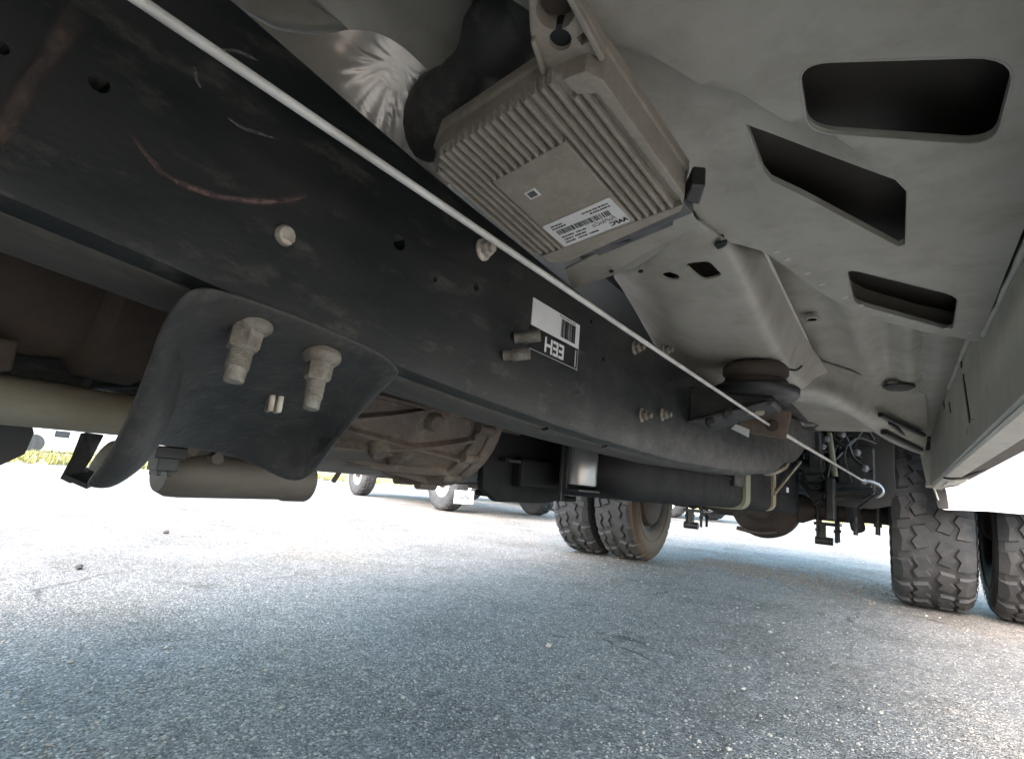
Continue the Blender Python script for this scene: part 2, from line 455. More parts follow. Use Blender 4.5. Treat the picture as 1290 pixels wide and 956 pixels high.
# ------------------------------------------------------------------ the truck overhead
def root(name, loc, label, cat, group=None):
    o = bpy.data.objects.new(name, None); COL.objects.link(o); o.location = loc; o.empty_display_size = .2
    o['label'] = label; o['category'] = cat
    if group: o['group'] = group
    return o
T = root('pickup_truck', (-.70, 1.2, 0), 'white dual rear wheel truck overhead, seen from underneath its cab and frame', 'truck')
T['root'] = 1
RX0, RX1 = -.30, -.378                        # outer and inner face of the near frame rail
def zb(y):
    k = [(-2.6, .58), (-1.2, .57), (-.4, .55), (.05, .532), (.30, .508), (.55, .497), (.9, .493), (1.4, .505), (1.75, .53), (2.2, .60), (2.7, .70), (3.2, .745), (4.4, .75), (5.3, .74)]
    for (a, p), (b, q) in zip(k, k[1:]):
        if a <= y <= b:
            t = (y - a) / (b - a); t = t * t * (3 - 2 * t) if a > 1.3 else t
            return p + (q - p) * t
    return k[-1][1]
def rail(x0, x1, name, parent):
    rows = []; r = .015
    for i in range(100):
        y = -2.6 + 7.9 * i / 99
        b = zb(y); t = b + .172 + .006 * max(0, 1 - abs(y - .4))
        s = 1 if x0 > x1 else -1
        pts = []
        for (cx, cz, a0) in ((x0 - s * r, b + r, -90), (x0 - s * r, t - r, 0), (x1 + s * r, t - r, 90), (x1 + s * r, b + r, 180)):
            for q in range(4):
                a = math.radians(a0 + q * 30)
                pts.append(Vector((cx + s * r * math.cos(a), y, cz + r * math.sin(a))))
        rows.append(pts)
    return obj(name, G().grid(rows, True), 'frame_paint', parent, smooth=40)
rl = rail(RX0, RX1, 'frame_rail', T)
rl['label'] = 'black waxed frame rail with chalk arcs, bolts and a barcode label'
g = G()
for px, py, r in ((125, 105, .0045), (503, 306, .006), (600, 362, .004), (548, 352, .0025), (760, 452, .003), (845, 478, .003), (745, 405, .003), (1, 60, .003)):
    c = P(px, py, 'x', RX0)
    g.cyl(c + Vector((.01, 0, 0)), c - Vector((.03, 0, 0)), r, seg=12)
for px, py in ((685, 528), (760, 549)):
    c = P(px, py, 'x', RX0 - .012); g.cyl((c.x, c.y, .47), (c.x, c.y, .52), .006, seg=12)
cut(rl, g)
rl.data.polygons.foreach_set('use_smooth', [True] * len(rl.data.polygons)); rl.data.set_sharp_from_angle(angle=math.radians(30))
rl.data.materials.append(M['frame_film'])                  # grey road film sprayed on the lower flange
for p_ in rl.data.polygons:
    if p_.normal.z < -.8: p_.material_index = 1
rail(-1.10, -1.022, 'frame_rail', T)['label'] = 'black frame rail on the far side of the truck'

def web(px, py, off=.0):
    c = P(px, py, 'x', RX0); c.x += off; return c
# bolts, studs and plugs on the rail
def hexbolt(c, r, h, ax=(1, 0, 0), m='bright_nut', name='bolt', parent=rl, washer=True, stud=0):
    g = G(); ax = Vector(ax).normalized(); c = Vector(c)
    if washer: g.lathe([(r * 1.35, -.001), (r * 1.35, .0015), (r * 1.05, .003)], c, ax, 20)
    g.lathe([(r, .002), (r, h * .8), (r * .8, h)], c, ax, 6)
    if stud: g.lathe([(r * .55, h * .9), (r * .55, h + stud * .9), (r * .4, h + stud)], c, ax, 14)
    return obj(name, g, m, parent, smooth=30)
c = web(358, 297); g = G().lathe([(.0062, -.002), (.0066, .001), (.0055, .0035), (.002, .0045)], c, (1, .1, -.1), 14)
g.box(c + Vector((.004, .001, -.002)), (.002, .007, .0025)); obj('plug', g, 'bright_nut', rl, 'pale plastic plug pressed into the rail', smooth=40)
hexbolt(web(608, 315), .0075, .009, stud=.004)
for px, py in ((799, 438), (836, 441), (808, 523), (834, 522)): hexbolt(web(px, py), .0075, .010, m='zinc_nut', stud=.006)
for px, py, l in ((660, 422, .022), (646, 444, .022)):
    a = web(px - 12, py + 4); b = a + Vector((l, .012, .004))
    obj('clip_stud', G().tube([a, a.lerp(b, .3), a.lerp(b, .35), b], [.0052, .0052, .0062, .0058], 12), 'zinc_nut', rl, smooth=40)
# chalk marks
def ribbon(name, pts, wd, m, plane_off=.0006):
    pts = catmull([web(*p) for p in pts], 8); rows = []; fade = []
    for i, p in enumerate(pts):
        t = (pts[min(i + 1, len(pts) - 1)] - pts[max(i - 1, 0)]).normalized(); n = Vector((1, 0, 0)).cross(t)
        e = i / (len(pts) - 1)
        q = wd * 1.5 * (.8 + .4 * noise.noise(p * 90))
        c = Vector((RX0 + plane_off, p.y, p.z))
        rows.append([c - n * q, c - n * q * .45, c, c + n * q * .45, c + n * q])
        f = min(1, e * 7, (1 - e) * 5); fade += [0, .7 * f, f, .7 * f, 0]
    o = obj(name, G().grid(rows), m, rl, flip=False)
    at = o.data.attributes.new('wear', 'FLOAT', 'POINT')
    for k, v in enumerate(fade): at.data[k].value = v
ribbon('chalk_mark', [(165, 168), (185, 198), (215, 225), (258, 243), (300, 252), (355, 254), (398, 243)], .0020, 'chalk')
ribbon('chalk_mark', [(268, 66), (290, 64), (310, 70), (328, 80)], .0012, 'chalk_pale')
ribbon('chalk_mark', [(245, 85), (246, 100), (252, 112)], .0010, 'chalk_pale')
ribbon('chalk_mark', [(285, 148), (305, 162), (330, 170), (350, 176)], .0011, 'chalk_pale')
ribbon('rust_streak', [(100, 10), (70, 60), (35, 110), (2, 165), (-20, 200)], .0042, 'rust_streak')
ribbon('wax_run', [(628, 405), (629, 415), (627, 422)], .0006, 'chalk_pale')
ribbon('wax_run', [(611, 435), (612, 444), (610, 450)], .0006, 'chalk_pale')

# the barcode label, fixed upside down on the rail
ly0, ly1, lz0, lzm, lz1 = .446, .549, .574, .5995, .6285
lb = obj('part_label', G().box((RX0 + .0006, (ly0 + ly1) / 2, (lzm + lz1) / 2), (.0008, ly1 - ly0, lz1 - lzm)), 'label_white', rl, 'white and black barcode label reading EEH, stuck on upside down')
# it is one sticker: its black half and the print are pieces of it on the rail
obj('label_black_half', G().box((RX0 + .0006, (ly0 + ly1) / 2, (lz0 + lzm) / 2 - .0001), (.0008, ly1 - ly0, lzm - lz0 - .0002)), 'label_black', rl)
g = G(); y = .506; random.seed(3)
while y < .538:
    wd = random.choice((.0006, .0009, .0014)); g.box((RX0 + .0012, y + wd / 2, .6135), (.0003, wd, .021)); y += wd + random.choice((.0006, .0008, .0012))
obj('barcode', g, 'print_black', rl)
g = G()
for k in range(9): g.box((RX0 + .0012, .503 + k * .0042, .6262), (.0003, .0028, .0011))
obj('fine_print', g, 'print_black', rl)
g = G()
for k in range(8): g.box((RX0 + .0012, .5425, .578 + k * .0025), (.0003, .0022, .0017))
g.box((RX0 + .0012, (ly0 + ly1) / 2, lz0 + .0008), (.0003, ly1 - ly0 - .002, .0004))
g.box((RX0 + .0012, ly1 - .001, .586), (.0003, .0004, .024))
obj('fine_print', g, 'label_white', rl)
def text(s, size, origin, ex, ey, m, parent, name='lettering', bold=.0, shear=0, sx=1):
    cu = bpy.data.curves.new('t', 'FONT'); cu.body = s; cu.size = size; cu.align_x = 'CENTER'; cu.align_y = 'CENTER'; cu.offset = bold; cu.shear = shear
    o = bpy.data.objects.new('t', cu); COL.objects.link(o)
    dg = bpy.context.evaluated_depsgraph_get(); dg.update()
    me = bpy.data.meshes.new_from_object(o.evaluated_get(dg)); bpy.data.objects.remove(o)
    ex = Vector(ex); ey = Vector(ey)
    g = G().add([Vector(origin) + ex * (v.co.x * sx) + ey * v.co.y for v in me.vertices], [tuple(p.vertices) for p in me.polygons])
    bpy.data.meshes.remove(me)
    return obj(name, g, m, parent, flip=False)
text('EEH', .0225, (RX0 + .0014, .4945, .5872), (0, -1, 0), (0, 0, -1), 'label_white', rl, bold=.0006, sx=1.12)

# ---------------------------------------------------------------- crossmember bolted below the rail
def X(px, py, x): return P(px, py, 'x', x)
rows_px = [
    [(226, 374, -.298), (240, 362, -.292), (268, 358, -.292), (365, 392, -.292), (468, 436, -.292), (494, 452, -.292), (505, 468, -.298)],
    [(205, 402, -.305), (222, 396, -.300), (256, 392, -.308), (355, 425, -.312), (455, 458, -.312), (484, 464, -.300), (500, 474, -.304)],
    [(190, 445, -.325), (212, 440, -.322), (244, 440, -.355), (345, 470, -.365), (438, 492, -.360), (468, 492, -.325), (484, 490, -.325)],
    [(172, 498, -.355), (197, 500, -.352), (226, 500, -.425), (330, 520, -.440), (415, 536, -.425), (448, 528, -.360), (464, 506, -.360)],
    [(158, 540, -.382), (182, 548, -.385), (205, 545, -.480), (300, 556, -.495), (378, 575, -.465), (412, 572, -.395), (432, 540, -.395)],
    [(150, 552, -.390), (172, 556, -.395), (192, 556, -.490), (292, 566, -.505), (350, 592, -.480), (388, 606, -.430), (416, 566, -.420)],
    [(150, 553, -.395), (172, 557, -.400), (192, 557, -.500), (292, 567, -.515), (342, 596, -.490), (380, 614, -.445), (410, 574, -.430)],
]
g = G().grid([[X(*p) for p in r] for r in rows_px])
cm = obj('crossmember', g, 'bracket_paint', T, 'dark stamped crossmember hanging below the rail, held by two flanged nuts', smooth=180, solid=.004, sub=2)
# front flange running down to its open end
g = G().grid([[X(196, 425, -.318), X(218, 422, -.312), X(240, 440, -.350)],
              [X(172, 495, -.350), X(200, 505, -.343), X(222, 512, -.405)],
              [X(148, 548, -.385), X(180, 560, -.372), X(204, 556, -.440)],
              [X(128, 580, -.405), X(162, 592, -.390), X(184, 584, -.430)],
              [X(112, 602, -.42), X(142, 608, -.405), X(158, 602, -.43)],
              [X(106, 611, -.43), X(128, 614, -.418), X(140, 611, -.428)]])
obj('front_flange', g, 'bracket_paint', cm, smooth=180, solid=.005, sub=2)
g = G().grid([[X(105, 545, -.47), X(94, 575, -.46), X(80, 602, -.45)], [X(128, 548, -.475), X(112, 578, -.47), X(92, 608, -.455)]])
obj('end_plate', g, 'bracket_paint', cm, solid=.004)
g = G().grid([[X(80, 600, -.45), X(110, 613, -.43)], [X(100, 590, -.50), X(146, 596, -.47)]])
obj('end_lip', g, 'bracket_paint', cm, solid=.003)
g = G().grid([[X(150, 548, -.50), X(128, 560, -.50), X(112, 585, -.49), X(104, 602, -.48)], [X(150, 575, -.46), X(140, 585, -.455), X(130, 600, -.45), X(122, 610, -.445)]])
obj('end_gusset', g, 'dirty_pipe', cm, solid=.002, smooth=180, sub=2)
# the channel's inner web, running on across the truck below the transmission
g = G().grid([[X(196, 556, -.50), X(250, 560, -.51), X(310, 566, -.515), X(372, 580, -.50)], [X(215, 562, -.72), X(270, 567, -.72), X(330, 572, -.72), X(392, 584, -.70)]])
obj('lower_web', g, 'exhaust_steel', cm, solid=.003, smooth=180)
g = G()
g.box((-.86, .30, .50), (.46, .20, .012)); obj('cross_web', g, 'bracket_paint', cm, bevel=.003)
# studs and flanged nuts pointing down
dn = Vector((-.02, 0, -1)).normalized()
for k, (px, py, x, s, pl) in enumerate(((308, 411, -.318, .94, .0), (400, 452, -.318, .86, 0))):
    c = X(px, py, x) + Vector((.004, 0, 0)); ax = Vector((.12, -.14, -1)).normalized()
    g = G()
    g.lathe([(.0140 * s, -.005), (.0150 * s, -.002), (.0148 * s, .0005), (.0110 * s, .004), (.0100 * s, .0045)], c, ax, 28)
    nut = obj('flange_nut', g, 'zinc_nut', cm, smooth=40)
    g = G().lathe([(.0104 * s, .003), (.0106 * s, .005), (.0102 * s, .0145), (.0086 * s, .0160)], c, ax, 6)
    obj('nut_hex', g, 'zinc_nut', cm, smooth=25)
    g = G(); prof = []
    for q in range(9):
        prof += [(.0072 * s, .0145 + q * .0016), (.0064 * s, .0145 + q * .0016 + .0008)]
    prof += [(.0062 * s, .0295), (.0060 * s, .0350), (.0054 * s, .0358)]
    obj('stud', g.lathe(prof, c, ax, 18), 'zinc_nut', cm, smooth=30)
c = X(340, 508, -.405); ax = (Vector((0, 0, .44)) - c).normalized()
g = G()
for s in (-1, 1): g.box(c + Vector((.006, 0, 0)) + Vector((.2, .97, 0)).normalized() * .0032 * s, (.014, .0047, .015), Matrix.Rotation(-.35, 3, 'Z'))
obj('clip', g, 'bright_nut', cm, 'pale split plastic clip', bevel=.0018)

# ---------------------------------------------------------------- behind the rail: driveline
def ytube(name, pa, pb, x, r, m, label=None, seg=28, parent=T, prof=None):
    a = P(*pa, 'x', x); b = P(*pb, 'x', x)
    g = G()
    if prof: g.lathe([(r * q, t * (b - a).length) for q, t in prof], a, b - a, seg)
    else: g.cyl(a, b, r, seg=seg)
    return obj(name, g, m, parent, label, smooth=40)
a = Vector((-.56, -1.4, .58)); b = Vector((-.56, .32, .566))
g = G().lathe([(.066, 0), (.07, .3), (.075, .31), (.075, .36), (.066, .37), (.066, 1.5), (.06, 1.55), (.072, 1.56), (.072, 1.6), (.05, 1.62), (.05, 1.72)], a, b - a, 36)
obj('transmission_case', g, 'rusty_steel', T, 'brown rusty transmission housing above the crossmember', smooth=40)
g = G().lathe([(.020, 0), (.020, .95), (.024, .96), (.024, 1.0), (.019, 1.01), (.018, 1.12)], (-.56, -.9, .462), (0, 1, .006), 24)
obj('coolant_pipe', g, 'dirty_pipe', T, 'dirty pale pipe running below the transmission', smooth=40)
g = G().tube(catmull([(-.60, -1.2, .492), (-.60, -.2, .490), (-.60, .1, .492), (-.58, .2, .50), (-.56, .3, .53)], 6), .008, 10)
obj('fluid_line', g, 'frame_paint', T, smooth=60)
g = G().box((-.52, .085, .497), (.02, .05, .022)); g.box((-.52, .05, .512), (.012, .09, .01))
obj('line_clamp', g, 'rusty_steel', T, bevel=.002)
g = G().box((-.62, -.35, .492), (.10, 1.06, .05)); obj('skid_bar', g, 'frame_paint', T, bevel=.01)
g = G().grid([[X(-80, 520, -.80), X(38, 530, -.80), X(42, 545, -.80)], [X(-80, 600, -.80), X(-10, 590, -.80), X(30, 572, -.80)]])
obj('splash_guard', g, 'black_plastic', T, 'black rubber splash guard', solid=.006)
g = G().box((-.66, .10, .468), (.06, .3, .012)); g.box((-.66, .24, .490), (.05, .02, .04)); obj('lower_bracket', g, 'rusty_steel', T, bevel=.004)
# exhaust
g = G().lathe([(.012, -.004), (.022, -.004), (.027, .006), (.028, .02), (.027, .15), (.029, .155), (.029, .185), (.012, .19)], X(205, 594, -.68), (0, 1, 0), 32)
obj('exhaust_pipe', g, 'exhaust_steel', T, 'dull brown exhaust pipe end below the crossmember', smooth=40)
c = X(207, 577, -.62)
g = G().box(c + Vector((0, 0, .006)), (.03, .030, .012)); g.box(c + Vector((0, 0, -.006)), (.024, .020, .014)); g.box(c + Vector((0, .004, -.014)), (.02, .004, .008)); g.box(c + Vector((0, -.006, -.014)), (.02, .004, .008))
obj('wire_plug', g, 'black_plastic', T, bevel=.0012)
g = G().tube(catmull([X(220, 572, -.64), X(262, 566, -.64), X(300, 570, -.64), X(350, 580, -.64)], 6), .006, 10); obj('sensor_wire', g, 'exhaust_steel', T, smooth=60)
g = G()
for px, py in ((240, 566), (271, 577)): g.lathe([(.003, -.006), (.007, -.006), (.007, .006), (.003, .006)], X(px, py, -.62), (1, 0, 0), 6)
obj('hanger_nut', g, 'exhaust_steel', T, smooth=30)
# transfer case: ribbed bell casting with a bolted ring
def bell(px, py, x): return P(px, py, 'x', x)
BX = -.62
prof = [(.045, -.42), (.060, -.40), (.064, -.34), (.080, -.325), (.084, -.29), (.078, -.28), (.082, -.24), (.092, -.19), (.102, -.12), (.112, -.05), (.118, -.012)]
bc = Vector((BX, .645, .55)); bax = Vector((0, 1, 0))
case = obj('transfer_case', G().lathe(prof, bc, bax, 40), 'cast_case', T, 'brown ribbed transfer case casting with a bolted ring', smooth=35)
g = G().lathe([(.112, -.014), (.124, -.014), (.126, -.012), (.126, .010), (.122, .012), (.122, .015), (.126, .017), (.126, .042), (.10, .044)], bc, bax, 48)
ring = obj('case_ring', g, 'cast_case', case, smooth=35)
for k in range(16):
    an = 2 * math.pi * k / 16 + .1
    c = bc + Vector((math.cos(an) * .125, 0, math.sin(an) * .125))
    obj('ring_lug', G().cyl(c + Vector((0, -.016, 0)), c + Vector((0, .022, 0)), .008, seg=10), 'cast_case', case, smooth=40)
for k, an in enumerate((-2.5, -1.9, -1.35, -.75, -.2, .4, 1.0)):
    rows = []
    for (r, t) in prof[4:]:
        d = Vector((math.cos(an), 0, math.sin(an))); e = Vector((-d.z, 0, d.x)) * .004
        p = bc + bax * t + d * (r - .004); q = bc + bax * t + d * (r + .008)
        rows.append([p - e, q - e * .6, q + e * .6, p + e])
    obj('rib', G().grid(rows), 'cast_case', case, smooth=60)
for k, (a0, a1) in enumerate(((-1.75, -1.0), (-1.2, -.45), (-.65, .1))):      # slanting webs of the casting
    rows = []
    for i in range(13):
        q = i / 12; t = -.235 + .222 * q; an = a0 + (a1 - a0) * q
        r = next(p[0] + (n_[0] - p[0]) * (t - p[1]) / (n_[1] - p[1]) for p, n_ in zip(prof, prof[1:]) if p[1] <= t <= n_[1])
        d = Vector((math.cos(an), 0, math.sin(an))); e = Vector((-d.z, 0, d.x)) * .005
        p = bc + bax * t + d * (r - .004); q_ = bc + bax * t + d * (r + .009)
        rows.append([p - e, q_ - e * .5, q_ + e * .5, p + e])
    obj('rib', G().grid(rows), 'cast_case', case, smooth=60)
for an, t in ((-.9, -.15), (-1.5, -.07), (-.35, -.09)):
    d = Vector((math.cos(an), 0, math.sin(an))); p = bc + bax * t + d * .088
    obj('case_boss', G().lathe([(.016, 0), (.014, .022), (.010, .026), (.004, .024)], p, d, 16), 'cast_case', case, smooth=40)
g = G().tube(catmull([bc + Vector((.088 * math.cos(a) , -.22, .088 * math.sin(a))) for a in [x * .2 for x in range(-16, 8)]], 2), .007, 8)
obj('case_band', g, 'cast_case', case, smooth=60)
obj('drain_plug', hex_g := G().lathe([(.014, 0), (.014, .004), (.009, .005), (.009, .012)], bc + Vector((.05, -.11, -.088)), (.3, 0, -1), 12), 'rusty_steel', case, smooth=30)
g = G().lathe([(.06, 0), (.075, .02), (.075, .12), (.05, .16), (.05, .24)], bc + Vector((0, .05, 0)), bax, 30); obj('output_housing', g, 'rusty_steel', case, smooth=40)
g = G().lathe([(.05, 0), (.05, 2.5)], bc + Vector((0, .30, -.01)), Vector((-.06, 2.5, -.04)), 28); obj('driveshaft', g, 'rusty_steel', T, smooth=40)
g = G().grid([[Vector((x, y, .475 - .03 * math.sin(math.pi * i / 6) - .012)) for i, x in enumerate([-.86 + .05 * k for k in range(7)])] for y in (.40, .44, .52, .62, .74, .84)])
obj('heat_pan', g, 'exhaust_steel', T, smooth=180, solid=.003)
g = G().tube(catmull([X(405, 592, -.70), X(425, 575, -.69), X(432, 585, -.70), X(420, 606, -.72)], 5), .004, 8); obj('pan_hanger', g, 'exhaust_steel', T, smooth=60)
# dark skid plate and the canister beside it
g = G().prism(rounded([X(612, 508, -.55), X(700, 520, -.55), X(716, 560, -.55), X(712, 628, -.55), X(690, 634, -.55), X(626, 632, -.55), X(608, 615, -.55)], .12), (-.012, 0, 0))
sp = obj('shield_plate', g, 'tank_plastic', T, 'dark flat shield plate beside the canister', bevel=.002)
g = G().box(X(655, 582, -.54), (.012, .10, .006)); g.box(X(645, 581, -.535), (.008, .03, .004)); obj('plate_tab', g, 'frame_paint', sp, bevel=.001)
cc = X(728, 612, -.48)
can = obj('canister', G().lathe([(.028, .0), (.0335, .002), (.034, .006), (.034, .078), (.030, .084), (.020, .09), (.020, .12)], cc, (0, 0, 1), 32), 'canister_metal', T, 'bright metal canister in a thin bracket', smooth=40)
g = G()
g.box(cc + Vector((-.005, -.040, .045)), (.008, .003, .11)); g.box(cc + Vector((0, 0, -.008)), (.05, .085, .004)); g.box(cc + Vector((0, 0, .092)), (.05, .09, .006)); g.box(cc + Vector((-.012, -.043, .02)), (.006, .004, .10))
obj('canister_bracket', g, 'frame_paint', can, bevel=.001)
g = G().cyl(cc + Vector((-.02, .065, .03)), cc + Vector((-.02, .065, .07)), .016); g.cyl(cc + Vector((-.02, .062, -.01)), cc + Vector((-.02, .062, .022)), .012); obj('hose_union', g, 'rusty_steel', can, smooth=40)
g = G().box((-.58, .98, .46), (.10, .36, .05)); g.box((-.60, .94, .418), (.08, .26, .012)); obj('pump_mount', g, 'tank_plastic', T, bevel=.006)

# ---------------------------------------------------------------- fuel tank
rows = []
ty0, ty1 = .955, 2.95
def tank_ring(y, s, bot, x_out=-.405):
    pts = []; x0, x1, z0, z1 = -.94, x_out, bot, .70
    cx, cz = (x0 + x1) / 2, (z0 + z1) / 2; r = .035
    for (ax, az, a0) in ((x1 - r, z0 + r, -90), (x1 - r, z1 - r, 0), (x0 + r, z1 - r, 90), (x0 + r, z0 + r, 180)):
        for q in range(6):
            a = math.radians(a0 + q * 18)
            pts.append(Vector((cx + (ax + r * math.cos(a) - cx) * s, y, cz + (az + r * math.sin(a) - cz) * s)))
    return pts
for y, s, b in ((.935, .55, .45), (.938, .80, .44), (.95, .90, .432), (.975, .96, .428), (1.02, 1, .426), (1.3, 1, .424), (1.88, 1, .424), (1.90, .975, .424), (2.04, .975, .424), (2.06, 1, .422), (2.40, 1, .418), (2.42, .975, .418), (2.50, .975, .418), (2.52, 1, .416), (3.16, 1, .412), (3.24, .95, .413), (3.28, .85, .43)):
    rows.append(tank_ring(y, s, b))
tank = obj('fuel_tank', G().grid(rows, True), 'tank_plastic', T, 'black moulded plastic fuel tank with straps inside the rail', smooth=40)
g = G().tube([Vector((-.405, y, .515 - .006 * (y - 1))) for y in (1.02, 1.4, 1.86)], .006, 8); obj('tank_seam', g, 'tank_plastic', tank, smooth=60)
g = G().tube([Vector((-.405, y, .500 - .006 * (y - 1))) for y in (2.56, 2.9, 3.15)], .006, 8); obj('tank_seam', g, 'tank_plastic', tank, smooth=60)
for y, m, wd in ((1.97, 'strap_coat', .035), (2.46, 'dirty_pipe', .03)):
    g = G().grid([tank_ring(y - wd, 1.0, .423), tank_ring(y - wd, 1.012, .421), tank_ring(y + wd, 1.012, .421), tank_ring(y + wd, 1.0, .423)], True)
    obj('tank_strap', g, m, tank, smooth=40)
g = G().tube(catmull([(-.395, 1.92, .66), (-.39, 2.15, .56), (-.385, 2.55, .60), (-.38, 2.7, .66)], 6), .010, 8); obj('filler_hose', g, 'dirty_pipe', tank, smooth=60)
g = G().prism([Vector((-.392, 1.74, .49)), Vector((-.392, 1.86, .49)), Vector((-.392, 1.86, .55)), Vector((-.392, 1.74, .55))], (-.03, 0, 0)); obj('tank_clip', g, 'frame_paint', tank, bevel=.004)
c = X(992, 617, -.402); obj('tank_tag', G().box(c, (.004, .05, .022)), 'label_white', tank)
g = G().tube([X(975, 622, -.40), X(1008, 582, -.36)], .007, 8); obj('stay_rod', g, 'dirty_pipe', T, smooth=60)

# ---------------------------------------------------------------- rear axle and springs
AX, AY, AZ = -.70, 3.75, .445
g = G().lathe([(.05, -.98), (.05, -.55), (.058, -.53), (.058, -.3), (.085, -.24), (.085, .24), (.058, .3), (.058, .53), (.05, .55), (.05, .98)], (AX, AY, AZ), (1, 0, 0), 30)
axl = obj('rear_axle', g, 'axle_paint', T, 'dark brown rear axle with a round differential', smooth=40)
g = G().lathe([(.05, -.24), (.08, -.225), (.095, -.19), (.12, -.16), (.175, -.12), (.195, -.07), (.195, .05), (.18, .09), (.14, .13), (.06, .15)], (AX + .04, AY, AZ), (0, 1, 0), 36)
diff = obj('differential', g, 'axle_paint', axl, smooth=40)
g = G().tube(catmull([(AX - .1, AY - .13, AZ - .15), (AX + .02, AY - .15, AZ - .165), (AX + .12, AY - .14, AZ - .15)], 6), .012, 8); obj('case_rib', g, 'axle_paint', diff, smooth=60)
for x in (-1.08, -.33):
    rows = []
    n = 24
    for k in range(5):
        L_ = .78 - k * .12
        rws = []
        for i in range(n + 1):
            t = -1 + 2 * i / n; y = AY + t * L_; z = .55 + .10 * (t * L_ / .78) ** 2 - k * .013
            rws.append([Vector((x - .038, y, z - .006)), Vector((x + .038, y, z - .006)), Vector((x + .038, y, z + .006)), Vector((x - .038, y, z + .006))])
        rows.append(rws)
    sp = obj('leaf_spring', G().grid(rows[0], True), 'frame_paint', T, 'black leaf spring pack over the rear axle', smooth=30)
    for r_ in rows[1:]: obj('spring_leaf', G().grid(r_, True), 'frame_paint', sp, smooth=30)
    g = G().box((x, AY, .515), (.10, .16, .045)); obj('spring_seat', g, 'frame_paint', sp, bevel=.005)
    for dy in (-.065, .065):
        for dx in (-.046, .046):
            g = G().cyl((x + dx, AY + dy, .27), (x + dx, AY + dy, .60), .0085, seg=10); g.lathe([(.015, 0), (.015, .016)], (x + dx, AY + dy, .325), (0, 0, 1), 6)
            obj('u_bolt', g, 'frame_paint', sp, smooth=40)
    g = G().box((x, AY, .368), (.13, .18, .016)); g.box((x - .02, AY - .07, .31), (.03, .03, .11)); g.cyl((x - .06, AY - .07, .275), (x + .03, AY - .07, .275), .022); obj('spring_plate', g, 'frame_paint', sp, bevel=.003)
    g = G().prism(rounded([Vector((x, 2.86, .80)), Vector((x, 3.08, .80)), Vector((x, 3.03, .62)), Vector((x, 2.93, .62))], .2), (.05, 0, 0)); g.cyl((x - .05, 2.98, .65), (x + .06, 2.98, .65), .025); obj('spring_hanger', g, 'frame_paint', T, bevel=.004)
for x, sg in ((-1.40, -1), (.02, 1)):
    g = G().lathe([(.10, -.03), (.185, -.02), (.200, 0), (.200, .07), (.19, .075), (.06, .08)], (x, AY, AZ - .012), (sg, 0, 0), 36); obj('brake_drum', g, 'rusty_steel', axl, smooth=35)
# shock absorber and the clutter in front of the near wheel
g = G().lathe([(.03, 0), (.034, .01), (.034, .34), (.028, .35), (.014, .36), (.014, .50)], (-.17, 3.52, .36), Vector((-.08, -.35, .55)), 24)
obj('shock_absorber', g, 'black_plastic', T, 'black shock absorber ahead of the rear tyre', smooth=40)
g = G().tube([P(1044, 545, 'y', 3.0), P(1052, 600, 'y', 3.0)], .0135, 12); obj('yellow_rod', g, 'strap_coat', T, 'faded yellow green rod among the black brake lines', smooth=60)
random.seed(11)
for k in range(16):
    a = P(random.uniform(1005, 1105), random.uniform(525, 560), 'y', 3.0 + .018 * k); b = P(random.uniform(1005, 1108), random.uniform(555, 640), 'y', 3.02 + .015 * k)
    mid = (a + b) / 2 + Vector((random.uniform(-.1, .1), random.uniform(-.1, .1), random.uniform(-.06, .12)))
    obj('brake_hose', G().tube(catmull([a, a.lerp(mid, .6) + Vector((0, 0, .05)), mid, b], 7), random.uniform(.005, .010), 8), 'black_plastic', T, smooth=60)
for px, py in ((1061, 547), (1080, 570), (1037, 562), (1042, 553), (1090, 590), (1030, 585)):
    hexbolt(P(px, py, 'y', 2.98), .012, .016, (0, -1, .1), 'canister_metal', 'line_fitting', T, stud=.01)
g = G().tube(catmull([P(1035, 632, 'y', 3.1), P(1060, 627, 'y', 3.1), P(1085, 630, 'y', 3.1), P(1098, 624, 'y', 3.12)], 6), .011, 10); g.tube([P(1030, 620, 'y', 3.15), P(1100, 618, 'y', 3.15)], .014, 10); g.tube([P(1082, 640, 'y', 3.05), P(1106, 622, 'y', 3.05)], .008, 8)
obj('brake_linkage', g, 'frame_paint', T, smooth=60)
for px in (1078, 1106):
    g = G().cyl(P(px, 636, 'y', 3.45), P(px, 674, 'y', 3.45), .011, seg=10); g.lathe([(.019, 0), (.019, .02)], P(px, 664, 'y', 3.45), (0, 0, 1), 6); obj('hanger_bolt', g, 'frame_paint', T, smooth=40)
g = G().box((-.16, 3.30, .66), (.16, .10, .22)); g.box((-.20, 3.20, .56), (.22, .06, .05)); g.box((-.26, 3.1, .50), (.04, .08, .20)); obj('axle_bracket', g, 'frame_paint', T, bevel=.008)
g = G().box((-.70, 3.02, .74), (.66, .07, .14)); obj('rear_crossmember', g, 'frame_paint', T, bevel=.01)
g = G().prism(rounded([Vector((-.42, 3.34, .93)), Vector((.0, 3.34, .93)), Vector((.0, 3.34, .50)), Vector((-.10, 3.34, .47)), Vector((-.36, 3.34, .475)), Vector((-.42, 3.34, .58))], .1), (0, .012, 0)); obj('dark_backdrop', g, 'black_plastic', T, 'black backdrop sheet added behind the brake lines', bevel=.003)  # added backdrop, keeps the bright background from showing behind the hoses
g = G().box((-.70, 5.30, .60), (1.5, .10, .10)); g.box((-.70, 5.38, .54), (.09, .2, .09)); obj('tow_hitch', g, 'frame_paint', T, bevel=.008)
g = G().tube(catmull([(-.36, 2.2, .80), (-.30, 2.5, .78), (-.22, 2.8, .86), (-.1, 3.1, .88)], 6), .022, 10); obj('vent_hose', g, 'black_plastic', T, smooth=60)

